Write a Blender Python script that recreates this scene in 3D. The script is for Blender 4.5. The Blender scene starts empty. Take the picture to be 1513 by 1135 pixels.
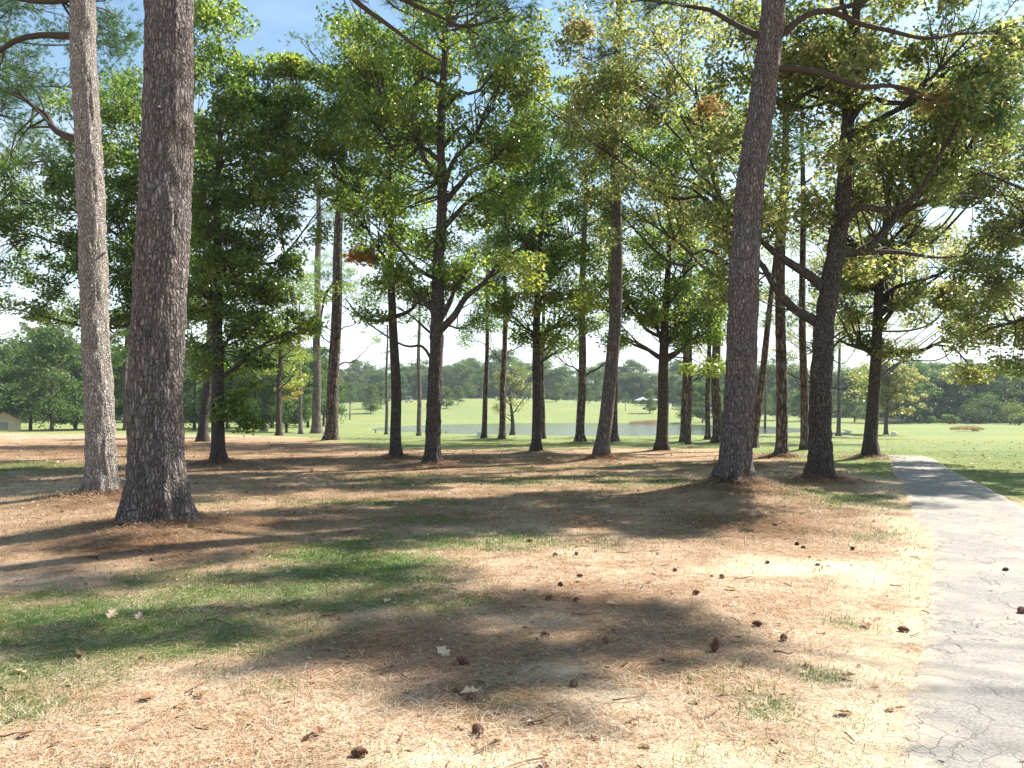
import bpy, math, random
import numpy as np
R = math.radians
C = bpy.context.scene.collection
F, CX, CY, HY, CAMZ = 1150.0, 756.5, 567.5, 605.0, 1.6
PITCH = math.atan((HY - CY) / F)
SUN_AZ, SUN_EL = 58.0, 44.0        # degrees to the right of the view, above the horizon

def sm(a, b, x):
    t = np.clip((x - a) / (b - a), 0, 1)
    return t * t * (3 - 2 * t)

# ------------------------------------------------------------------ noise
def _h(ix, iy, iz, s):
    n = (ix * 73856093) ^ (iy * 19349663) ^ (iz * 83492791) ^ (s * 2654435761 & 0x7fffffff)
    n = (n ^ (n >> 13)) * 1274126177
    n &= 0x7fffffff
    n = (n ^ (n >> 15)) & 0xffffff
    return n / float(0xffffff)

def vnoise(p, s=0):
    p = np.asarray(p, float)
    i = np.floor(p).astype(np.int64); f = p - i
    f = f * f * (3 - 2 * f)
    r = 0
    for dx in (0, 1):
        for dy in (0, 1):
            for dz in (0, 1):
                w = (f[..., 0] if dx else 1 - f[..., 0]) * (f[..., 1] if dy else 1 - f[..., 1]) * (f[..., 2] if dz else 1 - f[..., 2])
                r = r + w * _h(i[..., 0] + dx, i[..., 1] + dy, i[..., 2] + dz, s)
    return r

def noise2(x, y, sc, s=0):
    x = np.asarray(x, float)
    p = np.stack([x * sc, np.asarray(y, float) * sc, np.zeros_like(x) + .37], -1)
    return vnoise(p, s) * .6 + vnoise(p * 2.1 + 7, s + 1) * .28 + vnoise(p * 4.3 + 3, s + 2) * .12

# ------------------------------------------------------------------ terrain
MOUNDS = []       # x, y, height, radius
def terrain(x, y, mounds=True):
    x = np.asarray(x, float); y = np.asarray(y, float)
    right = sm(4, 30, x - (y - 25) * .25)
    fall_r = -1.8 * sm(26, 95, y)
    fall_c = -1.45 * sm(40, 84, y)
    leftw = sm(-6, -34, x + (y - 50) * .12)
    fall_l = -1.0 * sm(50, 96, y)
    z = fall_c * (1 - right) + fall_r * right
    z = z * (1 - leftw) + fall_l * leftw
    # pond basin
    e = ((x - 12) / 36.0) ** 2 + ((y - 131) / 44.0) ** 2 + .22 * (noise2(x, y, .03, 5) - .5)
    z = np.where(y > 60, z + (-1.36 - z) * (1 - sm(1.0, 1.5, e)), z)
    z = z - 1.0 * (1 - sm(.8, 1.02, e))
    # far hillside
    z = z + 6.6 * sm(174, 290, y) * np.exp(-((x + 8) / 88.0) ** 2) + 1.2 * sm(200, 420, y)
    z = z + .5 * (noise2(x, y, .012, 9) - .5) * sm(90, 200, y)
    z = z + .10 * (noise2(x, y, .16, 3) - .5) * sm(2, 7, y) + .03 * (noise2(x, y, .9, 4) - .5)
    if mounds:
        for mx, my, mh, mr in MOUNDS:
            z = z + mh * np.exp(-((x - mx) ** 2 + (y - my) ** 2) / (mr * mr))
    return z

def tz(x, y): return float(terrain(np.array(x), np.array(y)))

def ray(px, py):
    u = (px - CX) / F; v = (CY - py) / F
    return u, math.cos(PITCH) - v * math.sin(PITCH), math.sin(PITCH) + v * math.cos(PITCH)

def P(px, py, y):
    a, b, c = ray(px, py)
    k = y / b
    return np.array([a * k, y, CAMZ + c * k])

def ground_at(px, py):
    a, b, c = ray(px, py)
    ys = np.concatenate([np.arange(2, 60, .05), np.arange(60, 600, .5)])
    xs = a / b * ys; zs = CAMZ + c / b * ys
    t = terrain(xs, ys, False)
    i = np.argmax(zs < t)
    if not (zs < t).any(): i = len(ys) - 1
    return np.array([xs[i], ys[i], t[i]])

# ------------------------------------------------------------------ materials
def nodes(name):
    m = bpy.data.materials.new(name); m.use_nodes = True
    nt = m.node_tree; nt.nodes.clear()
    return m, nt
def N(nt, typ, **kw):
    n = nt.nodes.new(typ)
    ins = kw.pop('ins', {})
    for k, v in kw.items(): setattr(n, k, v)
    for k, v in ins.items():
        if hasattr(v, 'is_linked'): nt.links.new(v, n.inputs[k])
        else: n.inputs[k].default_value = v
    return n
def c4(c): return (c[0], c[1], c[2], 1)
def ramp(nt, fac, stops, interp='LINEAR'):
    r = N(nt, 'ShaderNodeValToRGB'); r.color_ramp.interpolation = interp
    e = r.color_ramp.elements
    while len(e) < len(stops): e.new(.5)
    for k, (p, c) in enumerate(stops):
        e[k].position = p; e[k].color = c4(c) if len(c) == 3 else c
    nt.links.new(fac, r.inputs[0])
    return r.outputs[0]
def mixc(nt, f, a, b, blend='MIX'):
    m = N(nt, 'ShaderNodeMix', data_type='RGBA', blend_type=blend)
    for k, v in ((0, f), (6, a), (7, b)):
        if hasattr(v, 'is_linked'): nt.links.new(v, m.inputs[k])
        else: m.inputs[k].default_value = v if k == 0 else c4(v)
    return m.outputs[2]
def math_(nt, op, a, b=0.0, c=0.0, clamp=False):
    m = N(nt, 'ShaderNodeMath', operation=op, use_clamp=clamp)
    for k, v in ((0, a), (1, b), (2, c)):
        if hasattr(v, 'is_linked'): nt.links.new(v, m.inputs[k])
        else: m.inputs[k].default_value = v
    return m.outputs[0]
def out(nt, sh):
    o = N(nt, 'ShaderNodeOutputMaterial'); nt.links.new(sh, o.inputs['Surface'])
def principled(nt, col, rough=.8, normal=None, spec=.3, **ins):
    p = N(nt, 'ShaderNodeBsdfPrincipled')
    if hasattr(col, 'is_linked'): nt.links.new(col, p.inputs['Base Color'])
    else: p.inputs['Base Color'].default_value = c4(col)
    if hasattr(rough, 'is_linked'): nt.links.new(rough, p.inputs['Roughness'])
    else: p.inputs['Roughness'].default_value = rough
    p.inputs['Specular IOR Level'].default_value = spec
    if normal is not None: nt.links.new(normal, p.inputs['Normal'])
    for k, v in ins.items(): p.inputs[k.replace('_', ' ')].default_value = v
    return p.outputs[0]
def coords(nt, kind='Object', scale=(1, 1, 1)):
    t = N(nt, 'ShaderNodeTexCoord')
    m = N(nt, 'ShaderNodeMapping', ins={'Vector': t.outputs[kind], 'Scale': scale})
    return m.outputs[0]
def noise(nt, vec, scale, detail=3, rough=.55, dist=0):
    return N(nt, 'ShaderNodeTexNoise', ins={'Vector': vec, 'Scale': scale, 'Detail': detail, 'Roughness': rough, 'Distortion': dist}).outputs[0]

def simple_mat(name, col, rough=.7, var=.15, scale=8, bump=0.0, spec=.3):
    m, nt = nodes(name)
    v = coords(nt)
    n = noise(nt, v, scale)
    a = tuple(x * (1 - var) for x in col); b = tuple(min(1, x * (1 + var)) for x in col)
    cc = ramp(nt, n, [(.3, a), (.7, b)])
    nm = None
    if bump: nm = N(nt, 'ShaderNodeBump', ins={'Height': n, 'Strength': bump, 'Distance': .01}).outputs[0]
    out(nt, principled(nt, cc, rough, nm, spec))
    return m

def bark_mat(name, c_crack, c_mid, c_plate, c_warm, sc=13, zs=.28, depth=.03, warm=.4):
    m, nt = nodes(name)
    v0 = coords(nt)
    wob = N(nt, 'ShaderNodeTexNoise', ins={'Vector': v0, 'Scale': 4.0, 'Detail': 3, 'Roughness': .6})
    va = N(nt, 'ShaderNodeVectorMath', operation='MULTIPLY_ADD', ins={0: wob.outputs['Color'], 1: (.13, .13, .4), 2: v0}).outputs[0]
    v = N(nt, 'ShaderNodeMapping', ins={'Vector': va, 'Scale': (1, 1, zs)}).outputs[0]
    e = N(nt, 'ShaderNodeTexVoronoi', feature='DISTANCE_TO_EDGE', ins={'Vector': v, 'Scale': sc}).outputs['Distance']
    cell = N(nt, 'ShaderNodeTexVoronoi', feature='F1', ins={'Vector': v, 'Scale': sc})
    fine = noise(nt, v0, 70, 5, .65)
    big = noise(nt, v0, 1.7, 3)
    plate = ramp(nt, e, [(0.0, (0, 0, 0)), (.12, (.45, .45, .45)), (.34, (1, 1, 1))])
    hgt = math_(nt, 'MULTIPLY_ADD', fine, .45, plate)
    col = mixc(nt, cell.outputs['Color'], c_mid, c_plate)
    sep = N(nt, 'ShaderNodeSeparateColor', ins={0: cell.outputs['Color']})
    col = mixc(nt, sep.outputs[0], c_mid, c_plate)
    wf = math_(nt, 'MULTIPLY', ramp(nt, big, [(.45, (0, 0, 0)), (.68, (1, 1, 1))]), warm)
    col = mixc(nt, wf, col, c_warm)
    col = mixc(nt, .45, col, mixc(nt, 1, col, ramp(nt, fine, [(.25, (.4, .4, .4)), (.75, (1.5, 1.5, 1.5))]), 'MULTIPLY'))
    col = mixc(nt, plate, c_crack, col)
    nm = N(nt, 'ShaderNodeBump', ins={'Height': hgt, 'Strength': 1.0, 'Distance': depth}).outputs[0]
    vv = N(nt, 'ShaderNodeMapping', ins={'Vector': va, 'Scale': (1, 1, .12)}).outputs[0]
    fib = noise(nt, vv, sc * 1.6, 4, .7)
    col = mixc(nt, 1, col, ramp(nt, fib, [(.35, (.45, .45, .45)), (.5, (1, 1, 1)), (.68, (1.4, 1.38, 1.35))]), 'MULTIPLY')
    out(nt, principled(nt, col, .85, nm, .25))
    return m

def leaf_mat(name, stops, trans, tfac=.45, rough=.42, spec=.5):
    m, nt = nodes(name)
    a = N(nt, 'ShaderNodeAttribute', attribute_name='r')
    col = ramp(nt, a.outputs['Fac'], stops)
    p = principled(nt, col, rough, None, spec)
    tc = mixc(nt, 1, col, trans, 'MULTIPLY')
    t = N(nt, 'ShaderNodeBsdfTranslucent', ins={'Color': tc}).outputs[0]
    mx = N(nt, 'ShaderNodeMixShader', ins={0: tfac, 1: p, 2: t})
    out(nt, mx.outputs[0])
    return m

M = {}
M['pine_bark'] = bark_mat('pine_bark', (.075, .063, .06), (.19, .165, .155), (.30, .265, .25), (.32, .19, .13), 25, .27, .03, .4)
M['grey_bark'] = bark_mat('grey_pine_bark', (.14, .12, .105), (.37, .335, .305), (.60, .55, .50), (.40, .30, .22), 34, .45, .02, .25)
M['oak_bark'] = bark_mat('oak_bark', (.03, .024, .021), (.11, .09, .077), (.19, .162, .14), (.16, .115, .085), 34, .25, .02, .2)
M['far_bark'] = bark_mat('slender_pine_bark', (.035, .027, .022), (.17, .135, .115), (.27, .22, .19), (.26, .13, .09), 9, .3, .03, .5)
M['pale_bark'] = bark_mat('pale_bark', (.25, .22, .18), (.42, .38, .32), (.55, .5, .43), (.5, .4, .3), 9, .4, .01, .2)
M['twig'] = simple_mat('twig_bark', (.05, .038, .03), .85, .25, 30)
GREEN = [(0, (.04, .085, .022)), (.3, (.085, .155, .03)), (.55, (.15, .225, .04)), (.72, (.26, .31, .06)), (.85, (.38, .36, .10)), (.93, (.32, .17, .06)), (1, (.36, .12, .05))]
OLIVE = [(0, (.05, .085, .028)), (.3, (.10, .15, .04)), (.55, (.185, .22, .065)), (.72, (.31, .31, .13)), (.85, (.42, .34, .19)), (.93, (.34, .19, .10)), (1, (.38, .14, .06))]
M['leaf'] = leaf_mat('green_oak_leaves', GREEN, (1.85, 1.75, 1.35), .56, .30, .8)
M['leaf_olive'] = leaf_mat('olive_oak_leaves', OLIVE, (1.8, 1.7, 1.4), .54, .27, .9)
M['leaf_far'] = leaf_mat('far_foliage', [(0, (.035, .075, .03)), (.5, (.085, .145, .05)), (.85, (.17, .22, .07)), (1, (.26, .22, .08))], (1.5, 1.6, .7), .42, .5, .3)
M['needle'] = leaf_mat('pine_needles', [(0, (.03, .075, .032)), (.5, (.065, .13, .045)), (.85, (.14, .19, .06)), (.93, (.26, .15, .06)), (1, (.32, .13, .05))], (1.4, 1.6, .8), .4, .4, .4)
M['blade'] = leaf_mat('grass_blades', [(0, (.06, .115, .025)), (.5, (.12, .18, .05)), (1, (.32, .32, .14))], (1.2, 1.3, .7), .35, .5, .3)
M['straw'] = leaf_mat('dry_straw', [(0, (.19, .095, .05)), (.4, (.38, .24, .14)), (.7, (.60, .455, .325)), (1, (.78, .67, .53))], (1, 1, .9), .2, .6, .25)
M['deadleaf'] = leaf_mat('dead_leaves', [(0, (.10, .05, .03)), (.4, (.28, .15, .08)), (.75, (.50, .32, .18)), (1, (.72, .58, .42))], (1, .9, .7), .25, .55, .3)
M['cone'] = simple_mat('pine_cone_scales', (.19, .095, .06), .7, .45, 40)
M['white'] = simple_mat('white_paint', (.78, .78, .76), .45, .04, 5)
M['dark'] = simple_mat('dark_plastic', (.03, .03, .032), .5, .1, 5)
M['grey'] = simple_mat('grey_metal', (.3, .3, .3), .5, .1, 5)
M['paleblue'] = simple_mat('pale_blue_plastic', (.62, .70, .74), .5, .05, 5)
M['cream'] = simple_mat('cream_siding', (.68, .58, .40), .7, .08, 3)
M['roof_tan'] = simple_mat('orange_brown_shingles', (.42, .22, .10), .85, .2, 12)
M['rock'] = simple_mat('pale_rock', (.62, .6, .55), .9, .12, 6, .4)
M['glass'] = simple_mat('dark_window_glass', (.02, .025, .03), .1, .1, 2, 0, .8)
M['drygrass'] = leaf_mat('dry_reed_grass', [(0, (.22, .13, .07)), (.5, (.38, .26, .15)), (1, (.56, .46, .30))], (1, 1, .8), .3, .6, .2)

# ------------------------------------------------------------------ mesh building
class Geo:
    def __init__(s): s.v = []; s.f = []; s.a = []; s.n = 0; s.m = []
    def add(s, v, f, r=.5, mi=0):
        v = np.asarray(v, float).reshape(-1, 3); f = np.asarray(f, np.int64)
        s.v.append(v); s.f.append(f + s.n); s.n += len(v)
        s.a.append(np.broadcast_to(np.asarray(r, float), (len(v),)).copy()); s.m.append(np.full(len(f), mi, np.int32))
    def mesh(s, name, mats, origin=(0, 0, 0), smooth=False):
        me = bpy.data.meshes.new(name)
        v = np.concatenate(s.v) - np.asarray(origin, float)
        tot = np.concatenate([np.full(len(f), f.shape[1], np.int32) for f in s.f])
        loops = np.concatenate([f.ravel() for f in s.f]).astype(np.int32)
        me.vertices.add(len(v)); me.vertices.foreach_set('co', v.ravel().astype(np.float32))
        me.loops.add(len(loops)); me.loops.foreach_set('vertex_index', loops)
        me.polygons.add(len(tot))
        st = np.zeros(len(tot), np.int32); st[1:] = np.cumsum(tot)[:-1]
        me.polygons.foreach_set('loop_start', st)
        me.polygons.foreach_set('material_index', np.concatenate(s.m))
        me.polygons.foreach_set('use_smooth', np.full(len(tot), smooth))
        at = me.attributes.new('r', 'FLOAT', 'POINT'); at.data.foreach_set('value', np.concatenate(s.a).astype(np.float32))
        me.update(calc_edges=True)
        for m in (mats if isinstance(mats, (list, tuple)) else [mats]): me.materials.append(m)
        return me

def tube(g, pts, rad, ns=6, r=.5, rf=None, caps=True):
    pts = np.asarray(pts, float); n = len(pts)
    rad = np.broadcast_to(np.asarray(rad, float), (n,))
    t = np.gradient(pts, axis=0); t /= np.linalg.norm(t, axis=1)[:, None] + 1e-9
    ref = np.array([0, 1., 0]) if abs(t[:, 2]).mean() > .7 else np.array([0, 0, 1.])
    a = np.cross(t, ref); a /= np.linalg.norm(a, axis=1)[:, None] + 1e-9
    b = np.cross(a, t)
    th = np.linspace(0, 2 * np.pi, ns, endpoint=False)
    rr = rad[:, None] * np.ones(ns)[None, :]
    if rf is not None: rr = rr * rf(th, pts, rad)
    v = pts[:, None, :] + rr[..., None] * (np.cos(th)[None, :, None] * a[:, None, :] + np.sin(th)[None, :, None] * b[:, None, :])
    i = np.arange(n - 1)[:, None] * ns; j = np.arange(ns)[None, :]; k = (j + 1) % ns
    f = np.stack([i + j, i + k, i + ns + k, i + ns + j], -1).reshape(-1, 4)
    g.add(v.reshape(-1, 3), f, r)
    if caps:
        g.add(v[-1], [list(range(ns))], r); g.add(v[0], [list(range(ns))[::-1]], r)

def box(g, c, s, rz=0, r=.5, mi=0, taper=1.0):
    c = np.asarray(c, float); h = np.asarray(s, float) / 2
    v = np.array([[x, y, z] for z in (-1, 1) for y in (-1, 1) for x in (-1, 1)], float)
    v[v[:, 2] > 0, :2] *= taper
    v = v * h
    cs, sn = math.cos(rz), math.sin(rz)
    v = np.stack([v[:, 0] * cs - v[:, 1] * sn, v[:, 0] * sn + v[:, 1] * cs, v[:, 2]], 1) + c
    g.add(v, [[0, 2, 3, 1], [4, 5, 7, 6], [0, 1, 5, 4], [2, 6, 7, 3], [0, 4, 6, 2], [1, 3, 7, 5]], r, mi)

def resample(p, step):
    p = np.asarray(p, float)
    # catmull-rom through points
    q = np.vstack([2 * p[0] - p[1], p, 2 * p[-1] - p[-2]])
    o = []
    for i in range(1, len(q) - 2):
        L = np.linalg.norm(q[i + 1] - q[i]); k = max(1, int(L / step))
        t = np.linspace(0, 1, k, endpoint=False)[:, None]
        o.append(.5 * ((2 * q[i]) + (-q[i - 1] + q[i + 1]) * t + (2 * q[i - 1] - 5 * q[i] + 4 * q[i + 1] - q[i + 2]) * t ** 2 + (-q[i - 1] + 3 * q[i] - 3 * q[i + 1] + q[i + 2]) * t ** 3))
    o.append(p[-1:])
    return np.vstack(o)

def unit(v): return v / (np.linalg.norm(v, axis=-1, keepdims=True) + 1e-9)

def leaves(g, cen, rc, n, rng, L=.12, W=.075, cr=.4, flat=.65, up=.9):
    """n leaf blades round each of the cluster centres"""
    k = len(cen)
    if k == 0: return
    n_i = np.maximum(3, (n * (.6 + .8 * rng.random(k))).astype(int))
    idx = np.repeat(np.arange(k), n_i); m = len(idx)
    d = unit(rng.normal(size=(m, 3))) * (rng.random(m)[:, None] ** .45)
    rcv = np.broadcast_to(np.asarray(rc, float), (k,)) * (.75 + .5 * rng.random(k))
    d *= rcv[idx][:, None]; d[:, 2] *= flat
    p = cen[idx] + d
    nrm = unit(rng.normal(size=(m, 3)) * .75 + np.array([0, 0, up]))
    t = unit(np.cross(nrm, rng.normal(size=(m, 3))))
    t[:, 2] -= .25; t = unit(t)
    b = unit(np.cross(nrm, t)); nn = np.cross(t, b)
    l = L * (.65 + .7 * rng.random(m))[:, None]; w = W * (.65 + .7 * rng.random(m))[:, None]
    v = np.stack([p - t * l * .5, p + b * w * .5 + nn * w * .15 + t * l * .05, p + t * l * .5, p - b * w * .5 + nn * w * .15 + t * l * .05], 1)
    crv = np.broadcast_to(np.asarray(cr, float), (k,))
    base = crv + rng.normal(size=k) * .05
    r = np.clip(base[idx] + rng.normal(size=m) * .17, 0, 1)
    r = np.where((r > .86) & (crv[idx] < .7), .72, r)
    f = np.arange(m * 4).reshape(m, 4)
    g.add(v.reshape(-1, 3), f, np.repeat(r, 4))

def needles(g, cen, rc, tufts, per, rng, L=.17, W=.008, cr=.4, flat=.6, axis=None):
    k = len(cen)
    if k == 0: return
    idx = np.repeat(np.arange(k), tufts); m = len(idx)
    d = unit(rng.normal(size=(m, 3))) * (rng.random(m)[:, None] ** .5)
    rcv = np.broadcast_to(np.asarray(rc, float), (k,))
    d *= rcv[idx][:, None]; d[:, 2] *= flat
    p = cen[idx] + d
    ax = unit(d + np.array([0, 0, .25]) * rcv[idx][:, None] + rng.normal(size=(m, 3)) * .15)
    jdx = np.repeat(np.arange(m), per); q = len(jdx)
    dr = unit(ax[jdx] * .75 + rng.normal(size=(q, 3)) * .5)
    l = L * (.7 + .5 * rng.random(q))[:, None]
    o = p[jdx] + ax[jdx] * (rng.random(q)[:, None] - .5) * L * .7
    sd = unit(np.cross(dr, rng.normal(size=(q, 3)))) * W * .5
    tip = o + dr * l; tip[:, 2] -= .15 * l[:, 0]
    v = np.stack([o - sd, o + sd, tip], 1)
    crv = np.broadcast_to(np.asarray(cr, float), (k,))
    base = (crv + rng.normal(size=k) * .06)[idx]
    r = np.clip(base[jdx] + rng.normal(size=q) * .08, 0, 1)
    g.add(v.reshape(-1, 3), np.arange(q * 3).reshape(q, 3), np.repeat(r, 3))

# ------------------------------------------------------------------ objects
def tag(o, label=None, cat=None, group=None, kind=None):
    if label: o['label'] = label
    if cat: o['category'] = cat
    if group: o['group'] = group
    if kind: o['kind'] = kind
    return o
def empty(name, loc, label, cat, group=None, rz=0):
    o = bpy.data.objects.new(name, None); C.objects.link(o)
    o.empty_display_size = .2
    o.location = loc; o.rotation_euler = (0, 0, rz)
    return tag(o, label, cat, group)
def obj(name, me, parent=None, loc=None):
    o = bpy.data.objects.new(name, me); C.objects.link(o)
    if parent is not None: o.parent = parent
    if loc is not None: o.location = loc
    return o
def copy_tree(src, loc, rz, sc, label, group=None):
    r = src.copy(); C.objects.link(r)
    r.location = loc; r.rotation_euler = (0, 0, rz); r.scale = sc if hasattr(sc, '__len__') else (sc, sc, sc)
    r['label'] = label
    if group: r['group'] = group
    for ch in src.children:
        c = ch.copy(); C.objects.link(c); c.parent = r
        for gch in ch.children:
            d = gch.copy(); C.objects.link(d); d.parent = c
    return r

# ------------------------------------------------------------------ trees
def trunk_rf(seed, amt, lobes=True, flare=.42, fh=.32):
    ph = seed * 1.7
    def rf(th, pts, rad):
        h = (pts[:, 2] - pts[0, 2])[:, None]
        T = th[None, :]
        fl = flare * np.exp(-np.maximum(h, 0) / fh)
        lob = .9 + .75 * np.cos(T * 5 + ph) * np.cos(T * 2 + ph * .7) + .4 * np.cos(T * 9 + ph) + .25 * np.cos(T * 13 - ph)
        r = 1 + fl * np.clip(lob, .2, 2) + .03 * np.cos(T * 3 + ph + h * .2) + .02 * np.cos(T * 2 - h * .35 + ph)
        if amt > 0:
            R0 = rad[:, None]
            p = np.stack([np.cos(T) * R0 * 17 + ph, np.sin(T) * R0 * 17 + 0 * h, h * 4.2 + 0 * T], -1)
            n1 = vnoise(p, seed); n2 = vnoise(p * 2.3 + 11, seed + 5)
            rid = 1 - np.abs(2 * n1 - 1) * 1.6
            r = r + (amt * (np.clip(rid, -.3, .8) * -1 + .3) + amt * .5 * (n2 - .5)) / np.maximum(R0, .05)
        return r
    return rf

def blob_pts(blobs, D, rc, dens, rng):
    """foliage masses: (px, py, rx, ry, [depth shift], [colour shift]) measured in the photo at the tree's distance"""
    cs = []; cr = []
    for b in blobs:
        px, py, rx, ry = b[:4]
        dd = b[4] if len(b) > 4 else 0; cc = b[5] if len(b) > 5 else 0
        d = D + dd
        c = P(px, py, d); wx = rx / F * d; wz = ry / F * d
        wy = min(max(wx, wz * .8) * .85, 3.4)
        n = max(4, int(dens * 2.3 * wx * wz / (rc * rc)))
        u = unit(rng.normal(size=(n, 3))) * (rng.random(n)[:, None] ** .42)
        p = c + u * np.array([wx, wy, wz])
        cs.append(p); cr.append(np.full(n, cc) + .10 * rng.normal() * .5)
    return np.vstack(cs), np.concatenate(cr)

def polypoint(path, p):
    d = np.linalg.norm(path - p, axis=1); i = int(np.argmin(d)); return i, d[i]

def make_tree(name, label, base_px, w, tr, blobs, kind='oak', limbs=(), rc=.6, dens=1.0, nl=150, L=.13, W=.08,
              cr=.42, bark=None, leaf=None, seed=1, near=False, branch_lo=None, mound=(.12, .9), depth=None, maxlimb=14, group=None, tap=.8, cat='tree',
              tufts=14, per=24, nW=.009, rk=1.0):
    rng = np.random.default_rng(seed * 7919 + 13)
    g0 = ground_at(*base_px)
    D = depth or g0[1]
    bx, by = g0[0], g0[1]
    base = np.array([bx, by, tz(bx, by) - .06])
    r0 = w / 2 / F * D
    path = [base] + [P(px, py, D) for px, py in tr]
    path = resample(path, .07 if near else .35)
    path[:, 0] += (.05 * np.sin(path[:, 2] * .7 + seed) * sm(.5, 3, path[:, 2] - base[2]))
    path[:, 1] += (.10 * np.sin(path[:, 2] * .5 + seed * 2) * sm(.5, 3, path[:, 2] - base[2]))
    H = path[-1, 2] - base[2]
    hh = (path[:, 2] - base[2]) / H
    rad = r0 * (1 - tap * np.clip(hh, 0, 1) ** 1.25); rad = np.maximum(rad, .03)
    e = empty(name, base, label, cat, group)
    g = Geo(); bk = M[bark or ('oak_bark' if kind == 'oak' else 'far_bark')]
    tube(g, path, rad, 72 if near else 14, rf=trunk_rf(seed, .028 if near else 0, flare=.42 if near else .5, fh=max(.2, r0 * 1.0)))
    obj('trunk', g.mesh('trunk', bk, base, True), e)
    if kind == 'oak': nl = int(nl * 1.5); rc = rc * .95; L = L * .95; W = W * .95
    else: tufts = int(tufts * 1.3)
    if kind == 'oak' and base_px[1] > 648: blobs = [(b[0], b[1], b[2] * 1.18, b[3] * 1.2) + tuple(b[4:]) for b in blobs]
    if near and kind == 'pine':
        for q in range(4):
            i = int(np.argmin(abs(path[:, 2] - base[2] - (2.2 + 1.5 * q + rng.random()))))
            a = rng.random() * 6.28; dv = np.array([math.cos(a), math.sin(a), .35 * rng.normal()])
            g = Geo(); ln = .05 + .10 * rng.random()
            tube(g, [path[i] + dv * rad[i] * .8, path[i] + dv * (rad[i] + ln * .5), path[i] + dv * (rad[i] + ln) + (0, 0, .02)], [.03, .02, .014], 8)
            obj('branch_stub', g.mesh('branch_stub', bk, base, True), e)
    cen, cc = blob_pts(blobs, D, rc, dens, rng)
    lo = branch_lo if branch_lo is not None else path[0, 2] + H * .25
    hi = path[-1, 2] - .2
    # explicit limbs first
    LP = []
    for lb in limbs:
        dd0 = 0
        pts = []
        for k, q in enumerate(lb):
            dd = q[2] if len(q) > 2 else 0
            pts.append(P(q[0], q[1], D + dd))
        lp = resample(pts, .18)
        i, dt = polypoint(path, lp[0])
        host, hr = path[i], rad[i] * .62
        for olp, orr, _m in LP:
            q, dq = polypoint(olp, lp[0])
            if dq < dt: dt = dq; host = olp[q]; hr = orr[q] * .8
        lp[0] = host
        lp = resample(lp[::3] if len(lp) > 8 else lp, .18)
        lp += .035 * np.stack([np.sin(np.arange(len(lp)) * .9 + k) for k in range(3)], 1) * sm(0, 6, np.arange(len(lp)))[:, None]
        rr = min(hr, .17) * (rk if hr > .12 else 1)
        LP.append([lp, np.linspace(rr, .015, len(lp)), []])
    free = []
    for k, c in enumerate(cen):
        best = None
        for j, (lp, _, mem) in enumerate(LP):
            i, d = polypoint(lp, c)
            if d < 1.9 and (best is None or d < best[1]): best = (j, d)
        if best: LP[best[0]][2].append(k)
        else: free.append(k)
    free = np.array(free, int)
    if len(free):
        kk = max(1, min(maxlimb, len(free) // 5))
        seeds = [int(free[rng.integers(len(free))])]
        while len(seeds) < kk:
            dmin = np.min(np.linalg.norm(cen[free][:, None] - cen[seeds][None], axis=2), axis=1)
            seeds.append(int(free[np.argmax(dmin + rng.random(len(free)) * .8)]))
        asg = np.argmin(np.linalg.norm(cen[free][:, None] - cen[seeds][None], axis=2), axis=1)
        for j in range(kk):
            mem = free[asg == j]
            if not len(mem): continue
            c = cen[mem].mean(0)
            far = cen[mem][np.argmax(np.linalg.norm(cen[mem][:, :2] - base[:2], axis=1))]
            endp = c * .4 + far * .6
            hd = np.linalg.norm(c[:2] - base[:2])
            if kind == 'oak': za = c[2] - .75 * hd - .3
            else: za = c[2] - .12 * hd
            za = min(max(za, lo + rng.random() * .6), hi)
            i = int(np.argmin(abs(path[:, 2] - za)))
            s = path[i]
            v = endp - s; Ln = np.linalg.norm(v)
            if kind == 'oak': mid = s + v * .45 + np.array([0, 0, -.10 * Ln * rng.random()]) + rng.normal(size=3) * .08 * Ln
            else: mid = s + v * .5 + np.array([0, 0, .07 * Ln]) + rng.normal(size=3) * .05 * Ln
            q = s + v * .2 + np.array([0, 0, .03 * Ln]) + rng.normal(size=3) * .03 * Ln
            lp = resample([s, q, mid, endp], .25)
            rr = min(rad[i] * .55, .022 + .016 * Ln) * rk
            LP.append([lp, np.linspace(rr, .012, len(lp)), list(mem)])
    for lp, lr, mem in LP:
        g = Geo(); tube(g, lp, lr, 7 if D < 30 else 5)
        for k in mem:
            c = cen[k]
            cut = int(len(lp) * .15)
            i, d = polypoint(lp[cut:], c); i += cut
            i = max(cut, i - int(rng.integers(1, 6)))
            s = lp[i]; v = c - s; Ln = np.linalg.norm(v)
            mid = s + v * .5 + rng.normal(size=3) * .1 * Ln
            tp = resample([s, mid, c], max(.15, Ln / 4))
            tube(g, tp, np.linspace(min(lr[i] * .6, .012 + .012 * Ln), .005, len(tp)), 4, caps=False)
            if D < 30:      # bare twiglets inside the leaf mass
                for _ in range(2):
                    dv = unit(rng.normal(size=3)) * rc * .8
                    tube(g, [tp[-2], c + dv * .5, c + dv], [.008, .006, .003], 3, caps=False)
        obj('limb', g.mesh('limb', M['oak_bark'] if kind == 'oak' else M['twig'], base, True), e)
    g = Geo()
    if kind == 'oak': leaves(g, cen, rc, nl, rng, L, W, cr + cc)
    else: needles(g, cen, rc, tufts, per, rng, .19, nW, cr + cc)
    obj('crown', g.mesh('crown', M[leaf or ('leaf' if kind == 'oak' else 'needle')], base, False), e)
    return e, base, r0

# ------------------------------------------------------------------ main trees
TREES = []
def T(*a, **k): TREES.append((a, k))

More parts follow.
